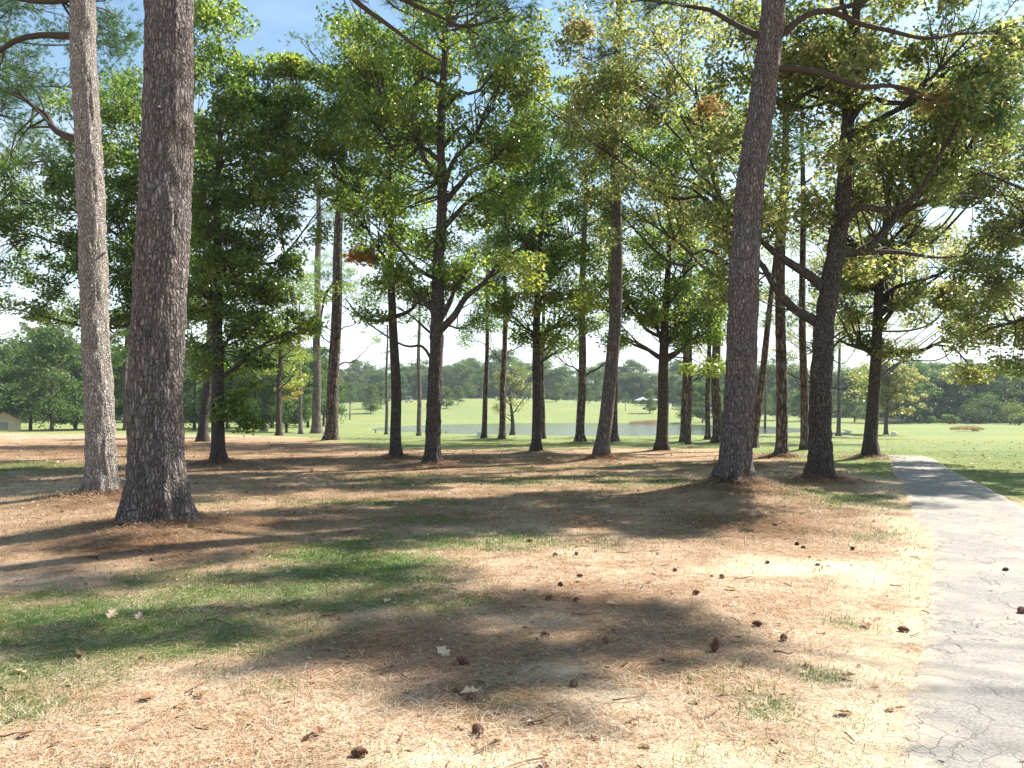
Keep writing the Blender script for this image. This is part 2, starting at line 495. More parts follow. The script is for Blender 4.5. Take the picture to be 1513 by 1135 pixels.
SHADE = [(380, 850, 10), (450, 835, 10.5), (530, 845, 11), (600, 865, 10), (430, 880, 12), (540, 890, 10), (630, 905, 11), (700, 890, 12), (610, 945, 10.5), (690, 955, 11), (770, 940, 10), (850, 965, 11.5), (930, 925, 12), (1010, 905, 12.5),
  (760, 880, 11), (850, 900, 12), (560, 935, 12), (900, 885, 11), (250, 905, 11), (160, 935, 12), (60, 920, 12.5), (700, 995, 10.5), (980, 945, 11), (330, 930, 11), (480, 945, 11.5), (760, 1000, 11), (520, 800, 12), (640, 840, 11)]
def shade_blob(px, py, h):
    d = CAMZ * F / (py - HY); x = (px - CX) / F * d
    k = h / math.tan(R(SUN_EL)); x += k * math.sin(R(SUN_AZ)); y = d + k * math.cos(R(SUN_AZ))
    D = ground_at(2251, 789)[1]
    return (CX + x / y * F, HY - (h - CAMZ) / y * F, .55 / y * F, .38 / y * F, y - D)
# near pines
T('pine_tree', 'pale grey leaning pine with a sunlit right side, far left of the frame', (150, 738), 41,
  [(149, 700), (147, 600), (138, 450), (127, 250), (122, 100), (125, 0), (130, -300), (135, -750)],
  [(60, -360, 110, 80), (220, -420, 90, 70), (130, -600, 140, 90), (30, -30, 110, 40, .5), (-60, 60, 130, 60, .5), (0, 130, 60, 40, .5), (170, 60, 45, 50, 1.2), (60, -90, 120, 50), (20, 220, 60, 45, 1), (180, -90, 80, 60, .5)],
  kind='pine', near=True, bark='grey_bark', seed=3, tap=.35, dens=1.15, cr=.42, rc=.5, tufts=12, per=26, nW=.007, mound=(.14, 1.1), branch_lo=7,
  limbs=[[(105, 58), (60, 52), (20, 64), (-30, 90), (-110, 120)], [(105, 4), (40, 0), (-40, -10), (-120, -30)], [(105, 215), (70, 175, .5), (20, 130, 1), (-30, 95, 1)]], rk=.55)
T('pine_tree', 'thick brown pine with deeply furrowed bark, the largest trunk in front', (235, 785), 76,
  [(234, 730), (232, 650), (233, 560), (240, 300), (248, 0), (255, -600), (258, -1350)],
  [(120, -820, 130, 90), (380, -700, 120, 70), (300, -1000, 150, 80), (180, -1250, 140, 90), (450, -1200, 120, 90), (300, -1450, 160, 80), (700, 15, 75, 35, .8), (610, -10, 70, 30, .5), (715, 75, 40, 25, 1), (540, -60, 110, 50, .3), (760, 20, 60, 35, 1), (660, -80, 110, 50, .5)],
  kind='pine', near=True, bark='pine_bark', seed=5, tap=.4, dens=1.0, cr=.35, rc=.42, tufts=12, per=26, nW=.006, mound=(.16, 1.2), branch_lo=9,
  limbs=[[(262, -330), (380, -190, .1), (500, -30, .2), (560, 30, .3), (610, 62, .4), (655, 92, .6), (700, 92, .8)],
         [(500, -32, .2), (590, -4, .3), (640, 22, .5), (690, 38, .8), (740, 30, 1)]], rk=.55)
T('pine_tree', 'tall dark grey pine leaning slightly right, beside the path bend', (1085, 735), 45,
  [(1086, 700), (1091, 600), (1099, 450), (1108, 300), (1125, 150), (1142, 0), (1163, -250), (1180, -700)],
  [(1190, -560, 150, 70), (1350, -330, 130, 50), (1030, -350, 110, 60), (1290, -420, 100, 60), (1100, -480, 100, 50), (1240, -220, 100, 40), (1450, 15, 80, 25, .5), (1510, 50, 60, 25, .5), (1440, 110, 60, 22, 1), (1500, 140, 50, 25, 1), (960, 5, 80, 30, 1), (1330, -20, 90, 25), (1000, -40, 90, 30), (1480, 175, 50, 20, 1), (1400, 152, 22, 9, 0.6, .5)],
  kind='pine', near=True, bark='pine_bark', seed=8, tap=.5, dens=.95, cr=.42, rc=.45, tufts=11, per=24, nW=.007, mound=(.34, 1.15), branch_lo=8,
  limbs=[[(1150, 62), (1180, 30, .1), (1225, 18, .2), (1270, 34, .3), (1340, 52, .5), (1420, 52, .6), (1530, 30, .8)],
         [(1146, 98), (1200, 104, .1), (1255, 124, .3), (1330, 130, .6), (1400, 145, .8), (1460, 156, 1)],
         [(1225, 20, .2), (1270, 2, .2), (1320, -25, .2), (1400, -60, .2)], [(1128, 58), (1100, 45, .3), (1060, 20, .6), (1000, 5, 1), (930, 2, 1)],
         [(1140, -20), (1060, -60), (980, -80)]], rk=.5)
# near oaks
T('oak_tree', 'dark oak beside the path with two heavy limbs reaching left', (1212, 715), 33,
  [(1212, 680), (1212, 600), (1213, 480), (1225, 400), (1243, 300), (1255, 200), (1268, 60), (1272, -60)],
  [(1250, 170, 190, 120), (1110, 260, 90, 90, .6, .08), (1400, 210, 110, 70, -.5, .06), (1330, 90, 150, 90, 0, .05), (1180, 60, 110, 90, .5), (1090, 395, 45, 35, .5), (1190, 330, 45, 30), (1320, 390, 60, 30, .3, .1), (1260, -80, 210, 90), (1430, 110, 80, 60, 0, .1), (1270, 250, 90, 50)],
  seed=11, near=True, bark='oak_bark', leaf='leaf_olive', tap=.7, cr=.46, dens=.85, nl=150, mound=(.16, 1.0), branch_lo=4.5,
  limbs=[[(1207, 482), (1178, 462), (1140, 415), (1112, 375, .2), (1070, 340, .4), (1030, 320, .6)],
         [(1214, 432), (1190, 403), (1150, 378), (1115, 345, .3), (1085, 290, .5)],
         [(1230, 378), (1262, 372), (1300, 355), (1328, 312), (1372, 270), (1440, 215), (1490, 190)],
         [(1328, 314), (1370, 298), (1410, 292), (1470, 290)],
         [(1250, 370), (1300, 372), (1370, 378), (1430, 380)]])
T('oak_tree', 'slender oak at the path bend with an open drooping crown', (1285, 678), 20,
  [(1286, 650), (1290, 600), (1296, 510), (1300, 430), (1306, 350), (1312, 240)],
  [(1310, 430, 90, 55, 0, .05), (1400, 425, 65, 30, 0, .12), (1350, 330, 140, 65, .5, .05), (1330, 520, 40, 9), (1410, 480, 40, 14, 0, .1), (1440, 556, 18, 14, -.5, .1), (1250, 390, 60, 50), (1380, 210, 150, 70, .5, .05), (1270, 505, 35, 12), (1480, 460, 50, 30, 0, .06)],
  seed=13, rc=.5, nl=120, dens=1.0, cr=.46, leaf='leaf_olive', branch_lo=3.5,
  limbs=[[(1294, 522), (1272, 514), (1252, 508), (1232, 498)], [(1299, 527), (1330, 520), (1358, 520), (1380, 508), (1412, 500), (1450, 508)],
         [(1380, 508), (1410, 515), (1432, 540), (1445, 560)], [(1300, 460), (1340, 440), (1400, 425), (1460, 430)]])
T('oak_tree', 'oak standing off the right edge, its leafy branches reaching into the frame', (1660, 690), 30,
  [(1660, 600), (1655, 450), (1650, 300), (1640, 100)],
  [(1500, 410, 60, 30, 0, .08), (1580, 260, 120, 90), (1490, 495, 40, 16, 0, .05), (1600, 400, 120, 60), (1500, 330, 50, 28, 0, .05), (1660, 120, 150, 110), (1505, 545, 26, 14), (1450, 390, 60, 34, 0, .08), (1475, 455, 50, 22, 0, .05), (1425, 505, 26, 9, 0, .05), (1540, 500, 50, 30), (1430, 250, 60, 50, .5, .05)],
  seed=17, rc=.55, nl=130, cr=.48, dens=.9, leaf='leaf_olive',
  limbs=[[(1655, 500), (1590, 480), (1530, 470), (1480, 480), (1440, 500)], [(1652, 380), (1580, 345), (1520, 330), (1460, 335)]])
T('pine_tree', 'added tall pine unseen off the right edge, its high boughs placed to shade the grass', (2251, 789), 60,
  [(2240, 500), (2230, 0), (2220, -600), (2215, -1300)],
  [shade_blob(*q) for q in SHADE] + [(2150, -900, 300, 150)],
  kind='pine', bark='pine_bark', seed=71, tap=.5, dens=1.0, cr=.4, rc=.27, tufts=12, per=28, nW=.007, branch_lo=7.5, rk=.12)  # unseen pine added for its shadow; boughs set from the SHADE ground targets
T('pine_tree', 'straight dark pine between the grey pine and the dark oak', (1155, 677), 17,
  [(1155, 600), (1154, 470), (1156, 300), (1160, 60)], [(1165, 470, 40, 18), (1150, 200, 90, 60), (1160, 60, 110, 80)], kind='pine', bark='far_bark', seed=19, dens=.7, rc=.5, tap=.6, nW=.012, tufts=10, per=18, branch_lo=3.6)
T('pine_tree', 'reddish brown pine just left of the dark oak trunk', (1189, 668), 12,
  [(1188, 600), (1186, 500), (1186, 300), (1188, 120)], [(1190, 250, 60, 60), (1190, 140, 70, 60), (1200, 520, 30, 12)], kind='pine', bark='far_bark', seed=20, dens=.6, rc=.5, tap=.6, nW=.012, tufts=10, per=18, branch_lo=3)
T('pine_tree', 'thin leaning pine next to the base of the grey pine', (1113, 665), 12,
  [(1119, 610), (1130, 540), (1140, 440), (1150, 320)], [(1150, 330, 60, 50), (1140, 240, 70, 50)], kind='pine', bark='far_bark', seed=21, dens=.6, rc=.5, tap=.6, nW=.012, tufts=10, per=18, branch_lo=4)
T('pine_tree', 'pine seen against the left edge of the grey pine', (1061, 657), 14,
  [(1060, 600), (1059, 480), (1058, 350), (1058, 150)], [(1050, 330, 60, 50), (1060, 200, 80, 70)], kind='pine', bark='far_bark', seed=22, dens=.7, rc=.55, tap=.6, nW=.014, tufts=10, per=16)
T('pine_tree', 'second slim pine just left of the pine hugging the grey pine', (1046, 652), 8,
  [(1046, 600), (1046, 500), (1048, 380)], [(1048, 400, 40, 40), (1048, 340, 40, 40)], kind='pine', bark='far_bark', seed=23, dens=.6, rc=.55, tap=.6, nW=.014, tufts=9, per=14)
T('pine_tree', 'grey trunked pine, left one of the close pair right of the spreading dark oak', (1010, 656), 11,
  [(1011, 600), (1012, 520), (1014, 360)], [(1030, 545, 40, 18), (1014, 430, 50, 40), (1014, 350, 60, 50)], kind='pine', bark='far_bark', seed=24, dens=.7, rc=.55, tap=.6, nW=.014, tufts=10, per=16)
T('pine_tree', 'red barked pine, right one of the close pair right of the spreading dark oak', (1017, 660), 7,
  [(1019, 600), (1020, 540), (1022, 400)], [(1022, 420, 40, 30), (1022, 370, 40, 40)], kind='pine', bark='far_bark', seed=25, dens=.6, rc=.55, tap=.6, nW=.014, tufts=9, per=14)
T('oak_tree', 'spreading dark oak with a low domed crown right of the leaning pine', (977, 668), 18,
  [(979, 620), (980, 560), (983, 500), (986, 420), (990, 300)],
  [(985, 400, 95, 70), (930, 470, 45, 22), (1040, 450, 50, 45, 0, .04), (990, 300, 120, 80, 0, .05), (985, 190, 130, 80, .5, .05), (930, 440, 50, 30), (1000, 500, 55, 16), (905, 490, 34, 14), (880, 430, 44, 30, 0, .05), (1040, 480, 40, 26), (1040, 545, 25, 14, 0, .12)],
  seed=27, rc=.6, nl=120, dens=1.05, cr=.38, branch_lo=3,
  limbs=[[(979, 532), (962, 520), (945, 508), (922, 500)], [(983, 528), (1000, 520), (1020, 505), (1045, 490)], [(981, 510), (970, 480), (960, 440)], [(983, 515), (1000, 480), (1010, 440)]])
T('pine_tree', 'pine leaning strongly to the right in the middle of the grove', (888, 680), 21,
  [(891, 650), (899, 600), (906, 520), (909, 400), (911, 250), (913, 60), (915, -60)], [(905, 30, 100, 60), (915, -60, 120, 60), (920, 120, 70, 30, 0, .1), (875, 85, 18, 6, 0, .4)], kind='pine', bark='pine_bark', seed=29, dens=.9, rc=.5, tap=.6, nW=.011, tufts=11, per=20)
T('pine_tree', 'upright pine directly behind the leaning pine', (907, 655), 13,
  [(906, 600), (905, 500), (905, 300), (905, 150)], [(905, 200, 70, 60), (905, 330, 60, 40)], kind='pine', bark='far_bark', seed=30, dens=.7, rc=.6, tap=.6, nW=.014, tufts=10, per=16)
T('pine_tree', 'pine trunk on the open grass in front of the pond', (856, 655), 13,
  [(858, 600), (860, 520), (862, 400), (864, 250)], [(862, 300, 70, 60), (862, 220, 80, 60), (850, 470, 40, 18)], kind='pine', bark='far_bark', seed=31, dens=.8, rc=.6, tap=.6, nW=.014, tufts=10, per=16)
T('oak_tree', 'straight oak with bright yellow green lower leaves at mid grove', (793, 670), 14,
  [(793, 600), (794, 500), (796, 400), (800, 260)],
  [(800, 400, 80, 40, 0, .04), (830, 440, 60, 28, -.5, .26), (750, 440, 45, 22, 0, .2), (810, 300, 100, 70), (830, 190, 120, 80, .4, .04), (790, 490, 35, 14), (760, 300, 60, 60), (860, 480, 40, 16), (720, 462, 34, 14, 0, .05), (830, 505, 34, 14)],
  seed=33, rc=.55, nl=110, dens=1.05, cr=.40, branch_lo=3)
T('pine_tree', 'thin pine close behind the straight mid grove oak', (802, 651), 8,
  [(802, 600), (802, 500), (803, 380)], [(803, 430, 40, 30), (803, 370, 50, 40)], kind='pine', bark='far_bark', seed=34, dens=.6, rc=.55, tap=.6, nW=.014, tufts=9, per=14)
T('pine_tree', 'slim pine, right one of the bare pair near the pond', (741, 651), 9,
  [(743, 600), (745, 500), (746, 400), (748, 300)], [(745, 470, 50, 18), (748, 400, 50, 40), (748, 320, 60, 50)], kind='pine', bark='far_bark', seed=35, dens=.7, rc=.6, tap=.6, nW=.014, tufts=10, per=16, branch_lo=5)
T('pine_tree', 'slim pine, left one of the bare pair near the pond', (715, 650), 8,
  [(717, 600), (719, 500), (721, 400), (722, 320)], [(715, 480, 40, 14), (720, 420, 40, 30), (722, 350, 50, 40)], kind='pine', bark='far_bark', seed=36, dens=.7, rc=.6, tap=.6, nW=.014, tufts=10, per=16, branch_lo=5)
T('oak_tree', 'central oak with a forked trunk and wide airy crown', (640, 690), 23,
  [(640, 650), (641, 600), (643, 480), (647, 400), (656, 290), (652, 190), (656, 60), (656, -20)],
  [(660, 370, 70, 40), (600, 330, 70, 50, .5), (740, 330, 60, 55, 0, .06), (650, 230, 110, 60), (570, 190, 90, 60, .8), (760, 220, 70, 60, 0, .05), (650, 120, 170, 70, .3, .06), (750, 110, 90, 60, 0, .1), (540, 90, 80, 60, .6, .06), (660, 20, 160, 60, .5, .06), (690, 420, 50, 18), (600, 420, 35, 18), (760, 400, 50, 22, 0, .15), (660, -80, 180, 60)],
  seed=37, near=True, bark='oak_bark', rc=.58, nl=120, dens=.85, cr=.44, tap=.72, mound=(.10, .8), branch_lo=4,
  limbs=[[(648, 492), (664, 475), (684, 448), (705, 425), (745, 385), (790, 345)], [(650, 480), (660, 455), (678, 420), (705, 380)], [(641, 462), (622, 440), (605, 425), (590, 395)],
         [(654, 300), (690, 262), (722, 238), (755, 215), (800, 180)], [(654, 292), (665, 250), (700, 200), (735, 150)], [(652, 280), (632, 240), (610, 200), (590, 150)],
         [(652, 340), (680, 310), (720, 280), (760, 260)]])
T('oak_tree', 'oak with a crooked low left branch, just left of the central oak', (585, 679), 17,
  [(584, 640), (585, 560), (583, 470), (580, 400), (576, 300), (572, 200)],
  [(560, 300, 60, 45), (545, 420, 35, 14), (590, 380, 40, 22), (620, 440, 25, 12), (550, 190, 100, 80, .5), (560, 100, 90, 60, .5, .06), (480, 230, 60, 60, .5), (532, 378, 9, 6, 0, .46), (545, 470, 30, 9)],
  seed=39, rc=.5, nl=110, dens=.95, cr=.42, branch_lo=3.5,
  limbs=[[(583, 478), (565, 474), (545, 474), (532, 470), (522, 455), (508, 440)], [(586, 468), (600, 462), (615, 450), (632, 438)], [(582, 400), (565, 375), (545, 345), (520, 310)]])
T('pine_tree', 'tall pine rising from a straw mound left of centre', (490, 652), 18,
  [(491, 620), (494, 520), (499, 400), (504, 280), (507, 120)], [(505, 170, 80, 40), (507, 90, 90, 50), (500, 410, 26, 14, 0, -.05), (480, 520, 25, 14)], kind='pine', bark='far_bark', seed=41, dens=.9, rc=.6, tap=.55, nW=.014, tufts=11, per=18, branch_lo=9)
T('pine_tree', 'grey pine a little left of and behind the mound pine', (467, 641), 13,
  [(468, 600), (468, 500), (470, 380), (472, 250)], [(470, 300, 60, 50), (470, 230, 60, 50)], kind='pine', bark='far_bark', seed=42, dens=.8, rc=.7, tap=.55, nW=.018, tufts=10, per=16, branch_lo=9)
T('oak_tree', 'dark oak with leaves growing low down its trunk, left of centre', (322, 686), 20,
  [(322, 640), (321, 560), (318, 480), (320, 400), (322, 280), (326, 180)],
  [(350, 590, 40, 22), (345, 540, 50, 26), (300, 520, 30, 22), (330, 400, 90, 60), (420, 480, 60, 20, .5, .12), (390, 400, 60, 50), (320, 300, 100, 70), (420, 280, 80, 80, .5, .05), (340, 190, 110, 60, 0, .08), (420, 150, 80, 60, .5, .1), (380, 470, 60, 28), (345, 620, 26, 12), (330, 110, 60, 50, 0, .12), (420, 90, 50, 30, 0, .14), (320, 20, 55, 50, 0, .12), (300, 455, 50, 30)],
  seed=43, rc=.52, nl=130, dens=1.2, cr=.34, branch_lo=1.6)
T('oak_tree', 'dark trunked tree just behind and left of the low leafed oak', (299, 655), 15,
  [(302, 600), (306, 540), (312, 470), (316, 380)], [(310, 420, 60, 40), (290, 350, 70, 60), (270, 480, 40, 24)], seed=44, rc=.6, nl=90, dens=.9, cr=.33)
T('oak_tree', 'dense dark oak mostly hidden behind the thickest pine', (222, 676), 20,
  [(222, 600), (220, 500), (216, 400), (212, 250)],
  [(190, 400, 60, 70), (80, 360, 90, 40), (20, 320, 60, 30), (20, 400, 50, 28), (30, 455, 50, 14, 0, .08), (90, 470, 50, 24), (30, 270, 60, 30), (170, 280, 80, 70), (60, 430, 60, 14), (200, 180, 90, 70, 0, .06), (120, 250, 60, 40), (250, 300, 60, 80), (185, 480, 40, 26), (240, 420, 70, 50), (300, 240, 60, 50, .5)],
  seed=46, rc=.55, nl=120, dens=1.15, cr=.32, branch_lo=4,
  limbs=[[(218, 420), (170, 400), (110, 370), (50, 350), (0, 365)], [(217, 380), (160, 340), (90, 305), (20, 300)]])
T('oak_tree', 'olive leafed oak hidden behind the tall grey pine', (1088, 690), 18,
  [(1090, 600), (1088, 480), (1075, 360), (1050, 240), (1030, 120)],
  [(1000, 130, 110, 70, 0, .08), (900, 190, 80, 70, 0, .05), (950, 60, 120, 50, .5, .08), (1040, 330, 60, 60, 0, .08), (930, 300, 70, 50, 0, .06), (1060, 210, 60, 60, 0, .1), (850, 120, 90, 60, .4, .1), (1050, 165, 14, 8, 0, .3), (1060, 440, 35, 40), (860, 42, 14, 8, 0, .34)],
  seed=48, rc=.58, nl=120, dens=.8, cr=.46, leaf='leaf_olive', branch_lo=5)
T('pine_tree', 'feathery pine off the left edge behind the pale grey pine', (-60, 660), 16,
  [(-58, 560), (-50, 400), (-45, 200), (-40, 20)], [(10, 150, 90, 50), (60, 230, 60, 50), (150, 120, 50, 60), (20, 10, 110, 40), (0, 60, 100, 40), (170, 60, 40, 50), (30, 300, 60, 20), (-20, 400, 50, 14), (60, 120, 50, 30)], kind='pine', bark='far_bark', seed=49, dens=1.6, rc=.6, tap=.6, nW=.014, tufts=14, per=22, branch_lo=5)
T('pine_tree', 'very thin pine between the crooked branch oak and the central oak', (619, 645), 7,
  [(619, 600), (619, 520), (620, 430)], [(610, 500, 26, 10), (620, 440, 26, 22), (600, 540, 20, 10)], kind='pine', bark='far_bark', seed=50, dens=.7, rc=.6, tap=.6, nW=.016, tufts=9, per=14)
T('pine_tree', 'very thin pinkish pine just left of the crooked branch oak', (571, 643), 5,
  [(571, 600), (572, 540), (572, 480)], [(570, 520, 18, 12), (572, 485, 20, 14)], kind='pine', bark='far_bark', seed=51, dens=.7, rc=.5, tap=.6, nW=.016, tufts=9, per=14)
T('pine_tree', 'bare lower trunk of a pine on the lawn left of the bending path', (1239, 645), 6,
  [(1239, 600), (1240, 545), (1241, 470)], [(1240, 540, 14, 8), (1240, 480, 26, 22)], kind='pine', bark='far_bark', seed=52, dens=.7, rc=.6, tap=.6, nW=.016, tufts=9, per=14)
T('pine_tree', 'thin pine with a bushy top at the left end of the far lawn', (390, 638), 8,
  [(390, 600), (390, 540), (391, 470)], [(395, 560, 34, 22), (391, 500, 40, 30), (405, 540, 30, 20, 0, .1)], kind='oak', bark='pine_bark', leaf='leaf', seed=53, dens=.9, rc=.6, nl=80, L=.2, W=.13, tap=.6, cr=.6)
T('pine_tree', 'thin pine, left one of the pair at the edge of the straw', (444, 642), 6,
  [(444, 600), (443, 540), (442, 450)], [(440, 560, 24, 18, 0, .15), (442, 480, 26, 20), (430, 580, 24, 14, 0, .2)], kind='oak', bark='pine_bark', seed=54, dens=.8, rc=.6, nl=80, L=.2, W=.13, tap=.6, cr=.6)
T('oak_tree', 'small airy tree with grey brown twigs on the pond bank', (757, 644), 7,
  [(758, 630), (757, 612), (755, 600), (752, 585)], [(758, 600, 26, 10, 0, .2), (757, 575, 30, 24, 0, .12), (735, 605, 14, 7, 0, .2), (772, 560, 22, 18, 0, .1), (745, 550, 20, 16, 0, .1)], seed=55, dens=.8, rc=.6, nl=55, L=.16, W=.1, tap=.7, cr=.42, leaf='leaf_olive', branch_lo=-1)
T('oak_tree', 'small round lawn tree with a white stone at its foot', (1309, 643), 6,
  [(1309, 630), (1310, 605), (1312, 570), (1313, 545)], [(1320, 590, 44, 24, 0, .12), (1300, 565, 40, 24, 0, .02), (1330, 560, 36, 22, 0, .18), (1310, 540, 30, 14, 0, .1)], seed=56, dens=1.15, rc=.6, nl=90, L=.2, W=.13, tap=.7, cr=.45, leaf='leaf_olive', branch_lo=1)
T('pine_tree', 'thin dark trunk standing by the right end of the pond', (1130, 641), 4,
  [(1131, 600), (1131, 560), (1132, 520)], [(1132, 560, 18, 12), (1132, 535, 20, 14)], kind='pine', bark='far_bark', seed=57, dens=.7, rc=.6, tap=.6, nW=.018, tufts=9, per=14)
T('pine_tree', 'pale thin trunk in sunlight at the far left, right of the cabin', (76, 634), 4,
  [(77, 600), (78, 560), (79, 520), (79, 480)], [(60, 510, 36, 26, 0, .1), (100, 530, 40, 24, 0, .16), (79, 480, 40, 26)], kind='oak', bark='pale_bark', seed=59, dens=.9, rc=.7, nl=80, L=.24, W=.15, tap=.5, cr=.42, branch_lo=2)
T('pine_tree', 'small dark trunk seen between the two large front pines', (186, 638), 8,
  [(186, 600), (186, 540), (187, 450)], [(186, 520, 36, 24), (187, 470, 40, 30)], kind='oak', seed=58, dens=.9, rc=.7, nl=80, L=.22, W=.14, tap=.6, cr=.36)

T('oak_tree', 'oak farther back whose trunk is hidden by the central oak', (643, 652), 11,
  [(643, 600), (645, 500), (650, 400), (655, 280)], [(690, 430, 60, 36), (620, 390, 70, 50), (700, 340, 80, 50, 0, .06), (560, 430, 30, 16), (640, 260, 120, 60), (740, 470, 36, 12), (610, 470, 26, 12), (690, 480, 26, 10), (480, 430, 40, 24), (520, 290, 60, 50)], seed=61, rc=.65, nl=90, dens=.7, cr=.40)
T('oak_tree', 'oak farther back hidden behind the straight mid grove oak', (795, 653), 9,
  [(795, 600), (796, 500), (800, 380)], [(800, 480, 60, 20), (860, 420, 50, 40, 0, .08), (740, 380, 60, 50), (830, 340, 80, 60, 0, .05), (780, 250, 80, 60), (845, 505, 26, 16)], seed=62, rc=.65, nl=90, dens=.75, cr=.42)
T('oak_tree', 'oak farther back hidden behind the spreading dark oak', (980, 652), 10,
  [(980, 600), (983, 500), (985, 380)], [(930, 400, 60, 50), (1000, 450, 70, 36), (1040, 380, 60, 50, 0, .08), (960, 300, 90, 70, 0, .06), (880, 350, 50, 50), (1040, 500, 40, 20, 0, .1)], seed=63, rc=.65, nl=90, dens=.75, cr=.42, leaf='leaf_olive')
T('oak_tree', 'oak farther back hidden behind the dark oak beside the path', (1213, 652), 11,
  [(1213, 600), (1215, 500), (1220, 380)], [(1170, 430, 60, 44, 0, .08), (1250, 450, 60, 34, 0, .1), (1200, 340, 100, 60, 0, .06), (1300, 380, 60, 50, 0, .1), (1150, 520, 30, 16), (1250, 570, 26, 20), (1400, 360, 60, 40, 0, .06)], seed=64, rc=.65, nl=90, dens=.8, cr=.45, leaf='leaf_olive')
T('oak_tree', 'yellow green tree with low foliage right of the low leafed oak', (412, 646), 9,
  [(412, 600), (414, 540), (416, 460)], [(420, 540, 45, 40, 0, .12), (440, 490, 40, 30, 0, .08), (390, 500, 40, 40, 0, .04), (410, 430, 70, 40), (455, 420, 30, 26)], seed=65, rc=.65, nl=90, dens=.9, cr=.50)
T('oak_tree', 'mid distance tree whose trunk stands behind the tall mound pine, with low leafy boughs', (492, 645), 9,
  [(493, 600), (495, 520), (497, 450)], [(540, 440, 30, 16), (455, 470, 40, 30), (520, 400, 40, 30), (470, 400, 50, 30), (545, 500, 26, 10)], seed=81, rc=.7, nl=80, dens=.8, cr=.42)
T('oak_tree', 'mid distance tree behind the slim bare pair near the pond', (743, 646), 7,
  [(744, 600), (745, 520), (746, 440)], [(720, 480, 40, 18), (770, 490, 40, 18), (740, 440, 60, 30), (690, 505, 20, 9)], seed=82, rc=.7, nl=80, dens=.8, cr=.38)
T('oak_tree', 'mid distance tree behind the upright pine near the pond', (857, 648), 9,
  [(858, 600), (860, 520), (862, 440)], [(850, 490, 44, 20), (900, 470, 40, 26), (860, 440, 60, 30), (820, 520, 24, 10), (930, 505, 24, 12)], seed=83, rc=.7, nl=80, dens=.8, cr=.40)
T('oak_tree', 'mid distance tree filling the gap behind the close pair of pines', (1011, 648), 9,
  [(1012, 600), (1014, 520), (1016, 440)], [(1030, 500, 36, 26, 0, .08), (1000, 470, 50, 26), (1045, 545, 22, 20, 0, .12), (1040, 440, 40, 30)], seed=84, rc=.7, nl=80, dens=.9, cr=.42, leaf='leaf_olive')
T('oak_tree', 'mid distance olive tree between the dark path oak and the bend oak', (1214, 647), 9,
  [(1214, 600), (1216, 520), (1218, 440)], [(1250, 500, 40, 24, 0, .1), (1180, 490, 40, 26, 0, .08), (1230, 450, 60, 34, 0, .08), (1160, 540, 26, 16), (1265, 545, 30, 14, 0, .1), (1130, 470, 26, 20)], seed=85, rc=.7, nl=80, dens=.9, cr=.44, leaf='leaf_olive')
T('oak_tree', 'mid distance leafy tree behind the bend oak', (1288, 646), 8,
  [(1290, 600), (1294, 520), (1298, 450)], [(1330, 470, 50, 26, 0, .06), (1380, 450, 50, 24, 0, .08), (1340, 510, 40, 14, 0, .06), (1440, 440, 50, 20, 0, .08), (1300, 430, 60, 30)], seed=86, rc=.7, nl=80, dens=.8, cr=.44, leaf='leaf_olive')
# mounds must exist before anything is seated on the ground
for a, k in TREES:
    g0 = ground_at(*a[2]); mh, mr = k.get('mound', (.10, .8))
    MOUNDS.append((g0[0], g0[1], mh, mr))
TP = []
for a, k in TREES:
    e, b, r0 = make_tree(*a, **k)
    TP.append((b[0], b[1], r0))

# ------------------------------------------------------------------ path
PATHC = [(-.7, -4.5), (.4, -1.2), (1.58, 1.2), (2.52, 3.0), (3.54, 4.75), (4.72, 6.9), (5.8, 8.95), (6.75, 11.3), (7.65, 13.3), (8.9, 16.1), (10.15, 19.1), (11.25, 21.6), (12.1, 23.5), (12.8, 25.2), (13.2, 26.4)]
pc = resample([(x, y, 0) for x, y in PATHC], .12)[:, :2]
def path_dist(x, y):
    x = np.asarray(x, float); y = np.asarray(y, float); o = np.full(x.shape, 1e9)
    for q in pc[::3]: o = np.minimum(o, np.hypot(x - q[0], y - q[1]))
    return o
pw = np.interp(np.arange(len(pc)), [0, len(pc) * .3, len(pc) * .75, len(pc)], [1.08, 1.04, .8, .68])

# ------------------------------------------------------------------ ground cover masks (what grows or lies where; the straw mask also paints shade)
def ell(px, py, rx, ry, s=1.0):
    d = CAMZ * F / (py - HY)
    return ((px - CX) / F * d, d, rx / F * d, d * d / (CAMZ * F) * ry, s)
GR = [ell(*q) for q in [(130, 905, 260, 60), (330, 865, 200, 40), (520, 835, 160, 40, 1.1), (690, 800, 150, 16, .8), (40, 975, 170, 55, .9), (230, 950, 180, 30, .6), (640, 880, 130, 25, .5),
      (40, 690, 90, 9, .9), (860, 712, 330, 10, .7), (1240, 735, 150, 12, .8), (1180, 700, 120, 6, .5), (1250, 915, 40, 16, .7), (1140, 1040, 90, 55, .55), (1205, 990, 60, 20, .6),
      (620, 765, 150, 10, .35), (760, 900, 70, 16, .35), (480, 1010, 100, 18, .35), (930, 690, 200, 5, .6), (60, 1040, 110, 25, .45), (750, 1040, 60, 40, .35), (520, 745, 200, 8, .4), (1290, 790, 60, 8, .5), (1130, 1110, 110, 30, .5)]]
SA = [ell(*q) for q in [(1180, 835, 160, 13, 1), (1290, 850, 90, 22, .8), (830, 985, 60, 14, .8), (990, 1100, 90, 30, .7), (640, 1120, 200, 20, .8), (1090, 1110, 80, 30, .8), (900, 1020, 90, 12, .6), (1240, 975, 70, 10, .7), (1340, 900, 50, 80, .5), (1300, 1060, 80, 60, .55), (100, 720, 120, 8, .5), (1000, 700, 300, 4, .4), (1400, 720, 60, 10, .4)]]
